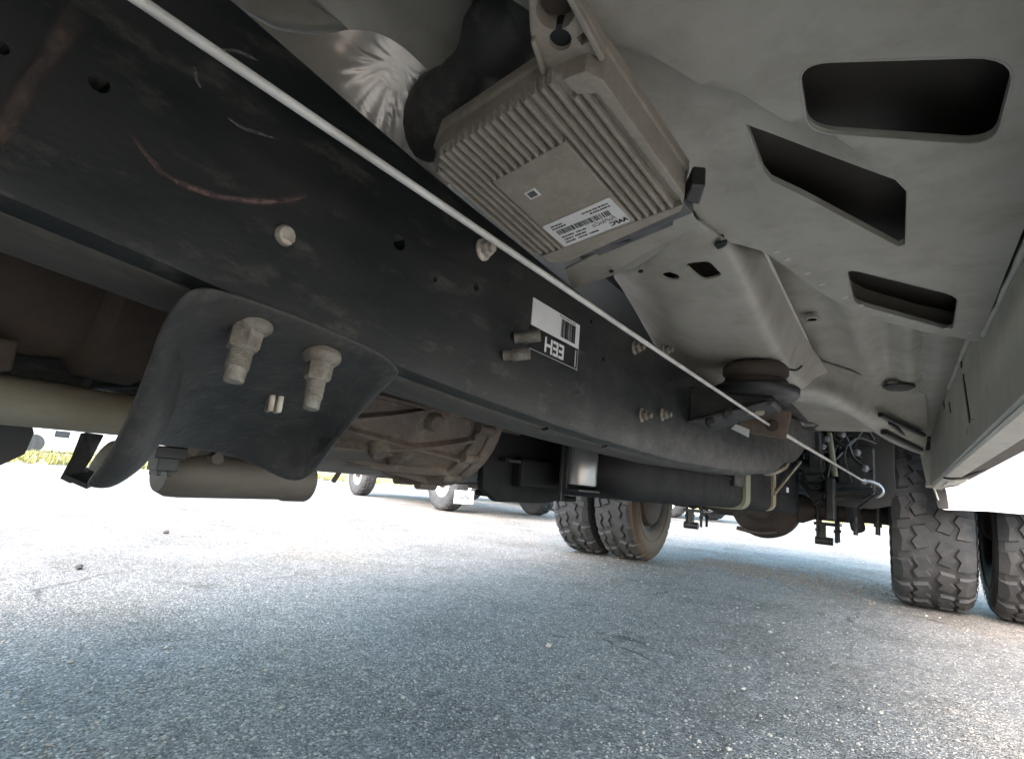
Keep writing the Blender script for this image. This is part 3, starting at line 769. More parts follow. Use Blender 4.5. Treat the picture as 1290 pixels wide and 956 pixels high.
# ---------------------------------------------------------------- wheels
def carcass(u):
    k = [(0, .4335), (.09, .4325), (.122, .426), (.141, .408), (.152, .365), (.149, .31), (.134, .25), (.115, .224)]
    return k
def rad(u):
    u = abs(u); k = carcass(0)[:5]
    for (a, p), (b, q) in zip(k, k[1:]):
        if a <= u <= b: return p + (q - p) * (u - a) / (b - a)
    return .365
def make_tyre(name='tyre'):
    g = G(); k = carcass(0); prof = [(r, -u) for u, r in reversed(k)] + [(r, u) for u, r in k[1:]]
    g.lathe(prof, (0, 0, 0), (1, 0, 0), 72, cap=False)
    v = []; N = 18
    Ls = [(-.1500, .06), (-.118, .04), (-.084, .00), (-.068, .20), (-.089, .42), (-.073, .76), (-.112, .80), (-.1500, .86)]
    Cs = [(-.076, -.08), (-.020, -.17), (-.003, .08), (-.027, .32), (-.008, .55), (-.060, .67), (-.080, .42), (-.056, .20)]
    polys = [Ls, Cs, [(-u, s + .5) for u, s in reversed(Ls)], [(-u, s + .5) for u, s in reversed(Cs)]]
    for j in range(N):
        for pl in polys:
            cu = sum(p[0] for p in pl) / len(pl); cs = sum(p[1] for p in pl) / len(pl); base = []; top = []
            for (u, s) in pl:
                a = (s + j) / N * 2 * math.pi; r = rad(u) - .003; u = u + (cu - u) * .05
                base.append(Vector((u, r * math.cos(a), r * math.sin(a))))
                u2 = u + (cu - u) * .13; s2 = s + (cs - s) * .13; a = (s2 + j) / N * 2 * math.pi; r = rad(u2) + .0155 * (1 if abs(u2) < .12 else .8)
                top.append(Vector((u2, r * math.cos(a), r * math.sin(a))))
            n = len(pl); a = (cs + j) / N * 2 * math.pi
            rc = rad(cu) + .0155; cv = Vector((cu, rc * math.cos(a), rc * math.sin(a)))
            g.add(base + top + [cv], [(i, (i + 1) % n, n + (i + 1) % n, n + i) for i in range(n)] + [(n + i, n + (i + 1) % n, 2 * n) for i in range(n)])
    # raised ring and scuff ribs of the sidewall
    for sgn in (-1, 1):
        g.lathe([(.300, sgn * .1475), (.303, sgn * .1515), (.309, sgn * .1520), (.312, sgn * .149)], (0, 0, 0), (1, 0, 0), 60, cap=False)
        for j in range(44):
            a = (j + .5) / 44 * 2 * math.pi; a2 = a + .07
            g.add([Vector((sgn * u, r * math.cos(q), r * math.sin(q))) for u, r, q in ((.152, .362, a), (.152, .362, a2), (.1535, .385, a), (.1535, .385, a2), (.147, .405, a), (.147, .405, a2))], [(0, 1, 3, 2), (2, 3, 5, 4)])
    return g
def make_rim(face):
    s = face
    g = G().lathe([(.224, -.112), (.229, -.114), (.229, -.106), (.205, -.095), (.198, -.03), (.205, .095), (.229, .106), (.229, .114), (.224, .112)], (0, 0, 0), (1, 0, 0), 48, cap=False)
    g.lathe([(.200, s * .02), (.175, s * .05), (.13, s * .06), (.11, s * .085), (.06, s * .09)], (0, 0, 0), (1, 0, 0), 48)
    return g
def wheel_set(parent, loc, face=1, tm='rubber', s=1.0, lab=None, rot=0.0, rim='steel_wheel', proto={}):
    key = (face, rim, 'r')
    if key not in proto or (tm, 't') not in proto or (face, 'h') not in proto:
        for nm, gg, mm, kk in (('wheel', make_rim(face), rim, key), ('tyre', make_tyre(), tm, (tm, 't')), ('hub', G().lathe([(.075, 0), (.075, face * .13), (.055, face * .15), (.02, face * .155)], (0, 0, 0), (1, 0, 0), 24), 'rusty_steel', (face, 'h'))):
            if kk not in proto:
                o = obj(nm, gg, mm, None, smooth=30); proto[kk] = o.data; bpy.data.objects.remove(o)
    proto_rim = proto[key]
    wl = bpy.data.objects.new('wheel', proto_rim); COL.objects.link(wl); wl.parent = parent
    if parent.get('root'): wl.matrix_parent_inverse = Matrix.Translation(-parent.location)
    wl.location = loc; wl.scale = (s, s, s); wl.rotation_euler = (rot, 0, 0)
    if lab: wl['label'] = lab
    for nm, kk in (('tyre', (tm, 't')), ('hub', (face, 'h'))):
        c = bpy.data.objects.new(nm, proto[kk]); COL.objects.link(c); c.parent = wl
    return wl
wn = wheel_set(T, (.135, AY, AZ + .0005), 1, 'rubber', lab='inner rear wheel with chunky mud tread beside the sill', rot=.1)
wn.scale = (1.11, 1, 1)
wheel_set(T, (.512, AY, AZ + .0005), -1, 'rubber', lab='outer rear wheel with chunky mud tread beside the sill', rot=.23)
wf = wheel_set(T, (-1.505, AY, .4255), -1, 'rubber_muddy', lab='far inner rear wheel with muddy brown sidewall', rot=.3)
wf.scale = (.92, .95, .95)
wf = wheel_set(T, (-1.82, AY, .4255), 1, 'rubber', lab='far outer rear wheel with chunky mud tread', rot=.05)
wf.scale = (.92, .95, .95)
wheel_set(T, (.14, -.85, AZ + .0005), 1, 'rubber', lab='front wheel behind the viewpoint', rot=.2)
wheel_set(T, (-1.54, -.85, AZ + .0005), -1, 'rubber', lab='front wheel on the far side', rot=.2)
sw = wheel_set(T, (-.70, 4.78, .70), 1, 'rubber', lab='spare wheel slung flat below the bed'); sw.rotation_euler = (0, math.radians(90), 0)
g = G().cyl((-1.5, -.85, .445), (.1, -.85, .445), .05); obj('front_axle', g, 'rusty_steel', T, smooth=40)

# ---------------------------------------------------------------- cab underside
# near crossmember plate with three large openings
ZA = .73
def A(px, py, z=ZA):
    q = P(px, py, 'z', z); return Vector((q.x, q.y))
def AZ_(px, py):                  # the same, on the dished surface itself
    z = ZA
    for _ in range(6):
        q = P(px, py, 'z', z); z = za(q.x, q.y)
    return Vector((q.x, q.y))
def za(x, y):
    # a pressed dish with a sharp upper crease, on the side towards the control module
    dx, dy = x + .129, y - .328
    d = -.837 * dx + .548 * dy + .012; t = .548 * dx + .837 * dy
    k = 0
    if 0 < d < .175:
        k = (1 - math.exp(-d / .012)) * math.cos(min(1, d / .175) * math.pi / 2) ** .8
        e = max(0, min(1, (.235 - t) / .10)); k *= e * e * (3 - 2 * e)
        e = max(0, min(1, (t + .14) / .10)); k *= e
    return ZA + .034 * k + .0012 * fbm(x * 7, y * 7)
outer = [Vector((-.28, -.25)), Vector((.118, -.25)), A(1290, 0) + Vector((.05, -.10)), Vector((.118, .60)), A(1290, 285), A(1232, 430), A(1160, 416), A(1090, 397), A(1041, 372), A(995, 338), A(962, 315), A(930, 306), A(900, 303), A(865, 262), A(800, 180), A(740, 60), Vector((-.19, .20)), Vector((-.28, .10))]
outer[2] = Vector((.118, .3))
h1 = rounded([A(1006, 78), A(1281, 71), A(1252, 182), A(1019, 164)], .26, 6)
def span(p, q, n=9): return [AZ_(p[0] + (q[0] - p[0]) * k / n, p[1] + (q[1] - p[1]) * k / n) for k in range(n)]
h2 = span((940, 155), (1128, 225)) + span((1128, 225), (1142, 240), 2) + span((1142, 240), (1140, 306), 3) + span((1140, 306), (1132, 309), 1) + span((1132, 309), (972, 224)) + span((972, 224), (962, 212), 1) + span((962, 212), (940, 155), 4)
h3 = rounded([A(1066, 337), A(1207, 372), A(1200, 416), A(1077, 381)], .14, 3)
g = plate(outer, [h1, h2, h3], za, .011)
fl = obj('cab_floor', g, 'cream_paint', T, 'pale grey sheet metal crossmember with three large openings', smooth=60, solid=.003)
for hh in (h1, h2, h3):                       # turned lips round the openings
    pts = [Vector((p.x, p.y, za(p.x, p.y) - .0008)) for p in hh]
    n_ = len(pts); cxy = sum(pts, Vector()) / n_; rows = []
    for i in range(n_):
        t = (pts[(i + 1) % n_] - pts[i - 1]).normalized(); o_ = Vector((t.y, -t.x, 0))
        if o_.dot(pts[i] - cxy) < 0: o_ = -o_
        rows.append([pts[i] + o_ * .0028 + Vector((0, 0, .0005)), pts[i] + o_ * .0018 - Vector((0, 0, .0009)), pts[i] + o_ * .0006 - Vector((0, 0, .0012)), pts[i] - Vector((0, 0, .0004)), pts[i] + Vector((0, 0, .006))])
    rows.append(rows[0])
    obj('opening_lip', G().grid(rows), 'cream_paint', fl, smooth=180)
# spot welds and beads of seam sealer
random.seed(21); k = 0
edge_px = [(1232, 430), (1160, 416), (1090, 397), (1041, 372), (995, 338), (962, 315)]
for (p, q) in zip(edge_px, edge_px[1:]):
    for t in (.2, .6):
        c = A(p[0] + (q[0] - p[0]) * t + 4, p[1] + (q[1] - p[1]) * t - 9)
        obj('spot_weld', G().lathe([(.0042, 0), (.0036, -.0008), (.0018, -.0003), (.0005, -.0002)], (c.x, c.y, za(c.x, c.y) - .0016), (0, 0, 1), 12), 'sill_paint', fl, smooth=60)
# the closed box section above the openings
g = G()
box_o = [p for p in outer]
g.grid([[Vector((p.x, p.y, za(p.x, p.y) + .003)) for p in box_o + box_o[:1]], [Vector((p.x, p.y, .775)) for p in box_o + box_o[:1]]])
obj('box_web', g, 'cream_paint', fl, solid=.002)
obj('box_lid', plate([(p.x * .985, p.y) for p in outer], [], lambda x, y: .772, .05), 'cavity_shade', fl, 'dark sheet painted as the shade inside the box section', solid=.002)
# floor pan above, ribbed lengthwise
def zf(x, y):
    r = 0
    for c, wd, h in ((.085, .028, .014), (.030, .022, .012), (-.045, .026, .012)):
        q = abs(x - c - .02 * (y - 1.4)) / wd
        if q < 1: r -= h * min(1, (1 - q) * 2.4)
    return .792 + r * max(0, min(1, (y - .7) / .1)) + .001 * fbm(x * 9, y * 9)
g = plate([(-.30, -.3), (.124, -.3), (.124, 2.80), (-.30, 2.80)], [], zf, .017)
obj('floor_pan', g, 'cream_paint', T, 'pale ribbed floor pan of the cab', smooth=60, solid=.002)
g = G().grid([[Vector((x, y, z)) for x, z in ((-.30, .794), (-.36, .80), (-.44, .86), (-.50, .93), (-.70, .97), (-.90, .93), (-.96, .86), (-1.04, .80), (-1.62, .80))] for y in (-.3, 0, .5, 1, 1.6, 2.2, 2.8)])
obj('tunnel', g, 'cream_paint', T, smooth=180, solid=.002)
# seam strip and drain plug on the pan
g = G()
a, b = P(962, 314, 'z', .752), P(1030, 456, 'z', .765)
pts = [a.lerp(b, t) for t in (0, .25, .5, .75, 1)]
obj('seam', g.tube(pts, .0022, 6), 'sill_paint', fl, smooth=60)
# hat section cab mount arm
def Z(px, py, z): return P(px, py, 'z', z)
rows = [[Z(768, 346, .765), Z(800, 338, .735), Z(806, 334, .727), Z(838, 306, .725), Z(870, 272, .725), Z(884, 276, .729), Z(900, 296, .746), Z(930, 306, .757)],
        [Z(775, 352, .765), Z(795, 352, .735), Z(806, 344, .722), Z(850, 326, .720), Z(905, 308, .720), Z(926, 310, .722), Z(945, 312, .748), Z(964, 314, .756)],
        [Z(796, 385, .765), Z(824, 380, .725), Z(838, 371, .711), Z(880, 360, .709), Z(925, 348, .709), Z(942, 345, .711), Z(962, 344, .742), Z(980, 346, .757)],
        [Z(826, 440, .765), Z(842, 425, .720), Z(856, 414, .703), Z(895, 402, .701), Z(940, 384, .701), Z(955, 384, .703), Z(978, 384, .738), Z(998, 388, .759)],
        [Z(850, 475, .765), Z(862, 462, .715), Z(876, 450, .698), Z(915, 440, .696), Z(958, 424, .696), Z(972, 425, .698), Z(998, 428, .736), Z(1016, 428, .761)],
        [Z(880, 500, .765), Z(888, 488, .712), Z(902, 472, .694), Z(938, 465, .692), Z(976, 458, .692), Z(992, 458, .694), Z(1014, 462, .735), Z(1034, 452, .763)],
        [Z(915, 512, .765), Z(920, 502, .710), Z(932, 488, .692), Z(960, 484, .690), Z(994, 480, .690), Z(1008, 484, .694), Z(1022, 484, .735), Z(1044, 468, .765)],
        [Z(935, 518, .770), Z(942, 514, .735), Z(952, 505, .715), Z(975, 503, .712), Z(1000, 500, .712), Z(1012, 496, .720), Z(1030, 492, .745), Z(1050, 480, .768)]]
arm = obj('mount_arm', G().grid(rows), 'cream_paint', T, 'pale hat section cab mount arm with round and oblong holes', smooth=180, solid=.003, sub=2)
g = G()
for px, py, r in ((845, 353, .0105), (917, 442, .0085)):
    c = Z(px, py, .71); g.cyl(c - Vector((0, 0, .05)), c + Vector((0, 0, .012)), r, seg=18)
c = Z(886, 342, .712)
g.prism(rounded([c + Vector((x, y, -.03)) for x, y in ((-.018, -.020), (.012, -.022), (.019, .016), (-.006, .024))], .3, 4), (0, 0, .055))
cut(arm, g)
arm.data.polygons.foreach_set('use_smooth', [True] * len(arm.data.polygons)); arm.data.set_sharp_from_angle(angle=math.radians(40))
g = G().lathe([(.0052, -.001), (.0052, .0012)], Vector((*A(906, 297), za(*A(906, 297)) - .0016)), (0, 0, 1), 14); obj('small_hole_dark', g, 'label_black', fl)  # black disc painted as the dark inside a small hole
g = G().prism(rounded([Z(899, 308, .7165), Z(917, 303, .7165), Z(915, 310, .7165), Z(904, 315, .7165)], .3), (0, 0, .002)); obj('slot_dark', g, 'label_black', fl)  # black patch painted as the dark inside an open slot
c = Z(1023, 403, .778); g = G().lathe([(.008, 0), (.013, .001), (.013, .004), (.008, .005), (.008, .0)], c, (0, 0, 1), 18); obj('drain_ring', g, 'cream_paint', fl, smooth=40)
# sloping rear crossmember of the cab
rows = [[Z(985, 440, .772), Z(1030, 452, .788), Z(1080, 468, .788), Z(1128, 488, .788), Z(1150, 492, .788), Z(1168, 492, .788)],
        [Z(1005, 470, .745), Z(1048, 478, .750), Z(1088, 497, .752), Z(1120, 508, .757), Z(1146, 512, .760), Z(1169, 512, .765)],
        [Z(1008, 488, .712), Z(1052, 490, .715), Z(1088, 515, .720), Z(1118, 524, .725), Z(1148, 535, .728), Z(1170, 545, .735)],
        [Z(990, 496, .695), Z(1050, 500, .700), Z(1090, 528, .700), Z(1115, 540, .700), Z(1148, 552, .700), Z(1168, 562, .700)],
        [Z(975, 506, .690), Z(1052, 510, .695), Z(1092, 540, .694), Z(1115, 556, .692), Z(1145, 570, .690), Z(1164, 576, .690)],
        [Z(975, 502, .715), Z(1055, 508, .720), Z(1093, 536, .722), Z(1116, 552, .722), Z(1146, 566, .722), Z(1166, 571, .725)]]
rc = obj('rear_sill_member', G().grid(rows), 'cream_paint', T, 'pale sloping cab rear member with black slots', smooth=180, solid=.003, sub=2)
def strip(pa, pb, za_, wd, name='slot', m='label_black', parent=rc):
    a = P(*pa, 'z', za_); b = P(*pb, 'z', za_ + .001); d = (b - a).normalized(); n = d.cross(Vector((0, 0, 1))).normalized() * wd
    v = [a - n, b - n, b + n, a + n]
    obj(name, G().prism([p - Vector((0, 0, .004)) for p in v], (0, 0, .012)), m, parent, bevel=.001)
strip((1109, 523), (1164, 549), .711, .006)
strip((1121, 533), (1139, 547), .706, .004)
strip((1113, 545), (1160, 567), .689, .008)
g = G().lathe([(.036, 0), (.036, .004), (.026, .010)], P(1132, 486, 'z', .776), (0, 0, -1), 20); obj('rubber_grommet', g, 'bracket_paint', rc, smooth=40)

# sill along the cab side
def sill(prof, y0, y1, name, m, parent=T, label=None, closed=True):
    rows = []
    for i in range(13):
        y = y0 + (y1 - y0) * i / 12
        rows.append([Vector((x, y, z)) for x, z in prof])
    return obj(name, G().grid(rows, closed), m, parent, label, smooth=35)
so = sill([(.128, .80), (.122, .73), (.116, .62), (.115, .5805), (.119, .577), (.152, .577), (.158, .5815), (.196, .590), (.214, .62), (.226, .70), (.232, .80)], -.45, 2.82, 'door_sill', 'sill_paint', label='pale inner door sill panel with narrow slots')
sill([(.117, .5735), (.150, .5735), (.152, .569), (.150, .5645), (.121, .5695)], -.45, 2.83, 'sill_flange', 'sill_paint', so)
sill([(.156, .578), (.196, .586), (.212, .612), (.216, .64), (.219, .640), (.216, .608), (.199, .582), (.160, .572)], -.45, 2.80, 'sill_guard', 'mount_rubber', so)
def wslot(pa, pb, wd, name='slot', m='label_black'):
    def hitw(p):
        x = .1155
        for _ in range(3):
            q = P(*p, 'x', x); x = .1155 + max(0, q.z - .62) * .06 + max(0, q.z - .73) * .03
        return q
    a, b = hitw(pa), hitw(pb); d = (b - a).normalized(); n = d.cross(Vector((1, 0, 0))).normalized() * wd
    obj(name, G().prism([p - Vector((.002, 0, 0)) for p in (a - n, b - n, b + n, a + n)], (.006, 0, 0)), m, so, bevel=.001)
wslot((1209, 442), (1212, 461), .006); wslot((1214, 474), (1222, 530), .006)
wslot((1188, 500), (1190, 513), .006); wslot((1196, 508), (1198, 518), .005)
wslot((1219, 540), (1220, 551), .006, 'clip', 'bright_nut'); wslot((1226, 528), (1226, 534), .005, 'clip', 'bright_nut')
g = G().tube(catmull([Vector((.116, 2.05, .566)), Vector((.14, 2.02, .5635)), Vector((.165, 1.9, .570)), Vector((.205, 1.75, .590))], 5), .003, 6); obj('flange_seal', g, 'label_black', so, smooth=60)
g = G().prism(rounded([Vector((.135, 2.25, .562)), Vector((.19, 2.25, .574)), Vector((.19, 2.5, .574)), Vector((.135, 2.5, .562))], .25), (0, 0, .012)); obj('jack_pad', g, 'sill_paint', so, bevel=.003)
random.seed(31)
pts = [Vector((.1195 + random.uniform(-.0006, .0006), y, .7295)) for y in [.2 + .04 * k for k in range(23)]]; obj('sealer_bead', G().tube(catmull(pts, 2), [.0028 + .0012 * random.random() for _ in range(45)], 8), 'sill_paint', so, smooth=60)
pts = [Vector((.1235 + random.uniform(-.0006, .0006), y, .786)) for y in [1.14 + .04 * k for k in range(18)]]; obj('sealer_bead', G().tube(catmull(pts, 2), [.004 + .0018 * random.random() for _ in range(35)], 8), 'sill_paint', so, smooth=60)
# cab rear lower corner
g = G().box((-.70, 2.84, 1.0), (1.88, .03, .40)); obj('cab_rear_panel', g, 'cream_paint', T, bevel=.01)
g = G().prism([Vector((.085, 2.80, .72)), Vector((.124, 2.80, .72)), Vector((.150, 2.80, .575)), Vector((.105, 2.80, .575))], (0, .035, 0)); obj('cab_corner', g, 'sill_paint', T, bevel=.004)
g = G().prism(rounded([P(1152, 590, 'y', 2.86), P(1178, 596, 'y', 2.86), P(1192, 616, 'y', 2.86), P(1196, 641, 'y', 2.86), P(1182, 641, 'y', 2.86), P(1174, 618, 'y', 2.86)], .2), (0, .012, 0)); obj('rubber_flap', g, 'black_plastic', T, bevel=.002)
g = G().cyl(P(1166, 611, 'y', 2.84), P(1166, 611, 'y', 2.84) + Vector((.03, 0, 0)), .010); g.tube([P(1176, 613, 'y', 2.85), P(1182, 630, 'y', 2.85)], .004, 8); obj('corner_bolt', g, 'bright_nut', T, smooth=40)

# body mount bushing and its outrigger
bm_ = Vector((-.203, 1.045, 0))
def bz(prof, name, m, seg=36, lab=None):
    return obj(name, G().lathe([(r, z) for r, z in prof], bm_, (0, 0, 1), seg), m, bush if name != 'body_mount' else T, lab, smooth=40)
bush = bz([(.042, .690), (.050, .688), (.055, .682), (.0555, .670), (.050, .662), (.055, .656), (.055, .650), (.047, .644), (.030, .642)], 'body_mount', 'mount_rubber', lab='brown rubber body mount between cab arm and frame bracket')
bz([(.030, .646), (.068, .648), (.073, .644), (.072, .634), (.066, .626), (.050, .622), (.030, .621)], 'mount_washer', 'black_plastic')
bz([(.026, .623), (.026, .614), (.017, .612), (.017, .600), (.014, .598)], 'mount_bolt', 'dirty_pipe', 6)
g = G().tube(catmull([bm_ + Vector((.045, .03, .688)), bm_ + Vector((.062, .03, .684)), bm_ + Vector((.072, .032, .692))], 5), .002, 6); obj('retainer_wire', g, 'frame_paint', bush, smooth=60)
g = G().prism([P(889, 545, 'y', 1.0), P(905, 560, 'y', 1.0), P(940, 540, 'y', 1.04), P(985, 512, 'y', 1.08), P(975, 500, 'y', 1.08), P(942, 505, 'y', 1.04)], (0, .006, .002))
g2 = G()
a = [Vector((-.302, .975, .572)), Vector((-.302, 1.125, .572)), Vector((-.302, 1.125, .640)), Vector((-.302, .975, .640))]
b = [Vector((-.165, 1.0, .610)), Vector((-.165, 1.09, .610)), Vector((-.165, 1.09, .622)), Vector((-.165, 1.0, .622))]
g2.grid([a, [p.lerp(q, .45) + Vector((0, 0, .004)) for p, q in zip(a, b)], b], True)
orr = obj('outrigger', g2, 'frame_paint', T, 'black frame outrigger carrying the body mount', bevel=.005)
g = G().tube([Vector((-.300, .972, .574)), Vector((-.24, .985, .592)), Vector((-.175, .995, .612))], .004, 8); obj('outrigger_edge', g, 'bracket_paint', orr, smooth=60)
for x, y, z in ((-.262, .99, .575), (-.235, .995, .59)): hexbolt((x, y - .012, z), .007, .008, (.1, -1, -.2), 'bracket_paint', 'rivet', orr)
# tan plate that holds the cable
pl = rounded([P(927, 541, 'y', 1.165), P(948, 513, 'y', 1.165), P(972, 512, 'y', 1.165), P(997, 519, 'y', 1.165), P(990, 553, 'y', 1.165), P(962, 548, 'y', 1.165)], .12, 3)
cp = obj('cable_plate', G().prism(pl, (0, .005, 0)), 'tan_plate', T, 'brown steel plate that the grey cable passes through', bevel=.001)
c = P(973, 536, 'y', 1.163); obj('cable_grommet', G().lathe([(.0055, 0), (.011, 0), (.012, -.003), (.008, -.004), (.0055, -.004)], c, (0, 1, 0), 20), 'rusty_steel', cp, smooth=40)
g = G().prism([P(921, 540, 'y', 1.15), P(927, 534, 'y', 1.15), P(944, 541, 'y', 1.15), P(943, 551, 'y', 1.15)], (0, .002, 0)); obj('plate_tag', g, 'label_white', cp)

# the long cable
a = P(174, 0, 'x', -.235); b = P(970, 536, 'y', 1.17)
far = P(1088, 606, 'y', 3.0); end = P(1102, 610, 'y', 3.04)
dirv = (a - b).normalized()
pts = [a + dirv * .8] + [a.lerp(b, t) + Vector((0, 0, -.0012 * math.sin(math.pi * t))) for t in [k / 10 for k in range(11)]]
cb = obj('brake_cable', G().tube(pts, .0025, 14), 'cable_coat', T, 'taut pale grey brake cable running along the black rail', smooth=60)
obj('cable_tail', G().tube([b, b.lerp(far, .5), far], .0040, 10), 'cable_coat', cb, smooth=60)
obj('cable_end', G().lathe([(.006, 0), (.011, .005), (.011, .05), (.007, .055), (.014, .06), (.014, .075), (.007, .08)], far - (far - b).normalized() * .04, far - b, 14), 'canister_metal', cb, smooth=40)
obj('cable_hook', G().tube(catmull([far, P(1098, 607, 'y', 3.05), P(1108, 612, 'y', 3.08), P(1112, 620, 'y', 3.08), P(1106, 625, 'y', 3.08), P(1100, 622, 'y', 3.08)], 6), .009, 10), 'canister_metal', cb, smooth=60)

# ---------------------------------------------------------------- control module
mp0 = Vector((-0.19026472, 0.30883477, 0.665))
mu = Vector((0.14813743, 0.96789337, -0.20307076)); mv = Vector((-0.98747799, 0.13349985, -0.0840536)); mn = Vector((-0.05424501, 0.21297939, 0.97554972))
def ML(u, v, n=0): return mp0 + mu * u + mv * v + mn * n
out = [(-.0615, .071), (-.052, .0895), (-.038, .0925), (.074, .0805), (.0850, .078), (.0925, .064), (.0805, -.052), (.066, -.0615), (-.046, -.0625), (-.057, -.057), (-.0610, -.034)]
mod = obj('control_module', G().prism([ML(u, v, .0060) for u, v in out], mn * .025), 'dusty_aluminium', T, 'finned dusty aluminium control module with a white sticker below the cab floor', bevel=.002)
obj('mount_flange', G().prism([ML(u * 1.03 + (0 if u > 0 else -.001), v * 1.025, .024) for u, v in out], mn * .012), 'dusty_aluminium', mod, bevel=.002)
# border and central pad, level with the fin tops
obj('rear_border', G().prism([ML(*p) for p in [(.0735, .0803), (.0850, .078), (.0925, .064), (.0805, -.052), (.0745, -.0565)]], mn * .0093), 'dusty_aluminium', mod, bevel=.0008)
obj('side_border', G().prism([ML(*p) for p in [(.0745, -.0565), (.066, -.0615), (-.046, -.0625), (-.057, -.057), (-.0595, -.042), (-.046, -.044), (-.040, -.0545)]], mn * .0093), 'dusty_aluminium', mod, bevel=.0008)
obj('centre_pad', G().prism([ML(*p) for p in [(-.019, .0545), (.0738, .0545), (.0738, -.0165), (-.0205, -.0165)]], mn * .0096), 'dusty_aluminium', mod, bevel=.0008)
def fin(v, u0, u1, wd=.0017):
    v0 = [ML(u0, v - wd, 0), ML(u0, v + wd, 0), ML(u1, v + wd * .95, 0), ML(u1, v - wd * .95, 0)]
    rows = [[p for p in (ML(u0 - .002, v - wd * 1.3, .010), ML(u0, v - wd * .75, .0002), ML(u0, v + wd * .75, .0002), ML(u0 - .002, v + wd * 1.3, .010))],
            [p for p in (ML(u1 + .001, v - wd * 1.3, .010), ML(u1, v - wd * .75, .0002), ML(u1, v + wd * .75, .0002), ML(u1 + .001, v + wd * 1.3, .010))]]
    obj('fin', G().grid(rows, True), 'dusty_aluminium', mod, bevel=.0005)
for k in range(5): fin(-.0480 + k * .0068, -.045 if k < 2 else -.0615, .0740)
for k in range(10): fin(-.0128 + k * .0071, -.0605, -.0185)
for k in range(5): fin(.0580 + k * .0066, -.059 + max(0, k - 2) * .005, .0738 - k * .0006)
# mounting ear with its screw
ear = rounded([ML(-.058, -.024, .016), ML(-.084, -.034, .016), ML(-.106, -.050, .016), ML(-.112, -.064, .016), ML(-.104, -.072, .016), ML(-.050, -.066, .016)], .2, 4)
eo = obj('mounting_ear', G().prism(ear, mn * .012), 'dusty_aluminium', mod, bevel=.0015)
c = ML(-.0880, -.0560, .012); cut(eo, G().cyl(c - mn * .02, c + mn * .05, .0112, seg=24))
c = ML(-.0725, -.0480, .012); cut(eo, G().cyl(c - mn * .02, c + mn * .05, .0068, seg=18))
c = ML(-.0655, -.0605, .012); cut(eo, G().box(c, (.008, .006, .05), Matrix((mv, mu, mn)).transposed()))
c = ML(-.0880, -.0560, .024); obj('ear_screw', G().lathe([(.0108, .004), (.0108, .008), (.006, .010)], c, mn, 20), 'mount_rubber', eo, smooth=40)
c = ML(-.0725, -.0480, .022); obj('ear_bush', G().lathe([(.0035, -.002), (.0068, -.002), (.0070, .006), (.0035, .006)], c, mn, 18), 'black_plastic', eo, smooth=40)
g = G().prism([ML(u, v, .011) for u, v in ((-.060, -.0255), (-.084, -.0350), (-.0835, -.0378), (-.058, -.0285))], mn * .016); obj('ear_rib', g, 'dusty_aluminium', eo, bevel=.001)
g = G().prism([ML(u, v, .011) for u, v in ((-.050, -.0655), (-.103, -.0715), (-.103, -.0680), (-.050, -.0615))], mn * .018); obj('ear_rib', g, 'dusty_aluminium', eo, bevel=.001)
# sticker
st = obj('sticker', G().prism(rounded([ML(.041, .0525, -.0007), ML(.0398, -.0140, -.0007), ML(.0705, -.0150, -.0007), ML(.0722, .0512, -.0007)], .07, 3), mn * .0006), 'label_white', mod, 'white barcode sticker reading AAFC')
def bar(u, v, du, dv, m='print_black', n=-.0010): return [ML(u - du / 2, v - dv / 2, n), ML(u - du / 2, v + dv / 2, n), ML(u + du / 2, v + dv / 2, n), ML(u + du / 2, v - dv / 2, n)]
g = G(); random.seed(5); v = -.005
while v < .046:
    wd = random.choice((.0004, .0006, .0010)); g.prism(bar(.0540, v, .0056, wd), mn * .0003); v += wd + random.choice((.0005, .0007, .0011))
for (u, va, vb, du) in ((.0445, -.009, .014, .0013), (.0475, -.009, .008, .0013), (.0455, .036, .047, .0013), (.0485, .034, .047, .0013), (.0605, .022, .031, .0014), (.0605, .034, .046, .0014), (.0640, .024, .034, .0014), (.0640, .037, .046, .0014), (.0675, .014, .022, .0014), (.0675, .025, .034, .0014), (.0675, .037, .046, .0014)):
    v = va
    while v < vb:
        wd = random.uniform(.0006, .0016); g.prism(bar(u, v, du, wd), mn * .0003); v += wd + .0005
obj('sticker_print', g, 'print_black', mod)
text('AAFC', .0062, ML(.0663, -.0065, -.0011), mv, -mu, 'print_black', mod, bold=.00025)
text('FoMoCo', .0062, ML(.0604, .0035, -.0011), mv, -mu, 'print_black', mod, shear=.3)
g = G().prism(bar(.0067, .0347, .0085, .0105, n=-.0006), mn * .0005); obj('data_patch', g, 'label_white', mod)
g = G().prism(bar(.0067, .0347, .0055, .0070, n=-.0010), mn * .0003); obj('data_square', g, 'grey_connector', mod)
# harness connector at the rear edge
g = G().prism([ML(.086, .060, .010), ML(.082, -.052, .010), ML(.098, -.054, .010), ML(.104, .050, .010), ML(.100, .062, .010)], mn * .022)
con = obj('harness_connector', g, 'grey_connector', mod, 'dark grey dusty plug along the rear edge of the module', bevel=.002)
g = G().prism([ML(.100, .052, .014), ML(.096, -.030, .014), ML(.108, -.032, .014), ML(.114, .044, .014)], mn * .014); g.box(ML(.103, .02, .012), (.030, .004, .003)); obj('plug_cover', g, 'grey_connector', con, bevel=.0015)
g = G().prism([ML(.076, -.056, .004), ML(.064, -.068, .006), ML(.074, -.074, .010), ML(.090, -.062, .008)], mn * .018); obj('plug_lever', g, 'black_plastic', con, bevel=.002)
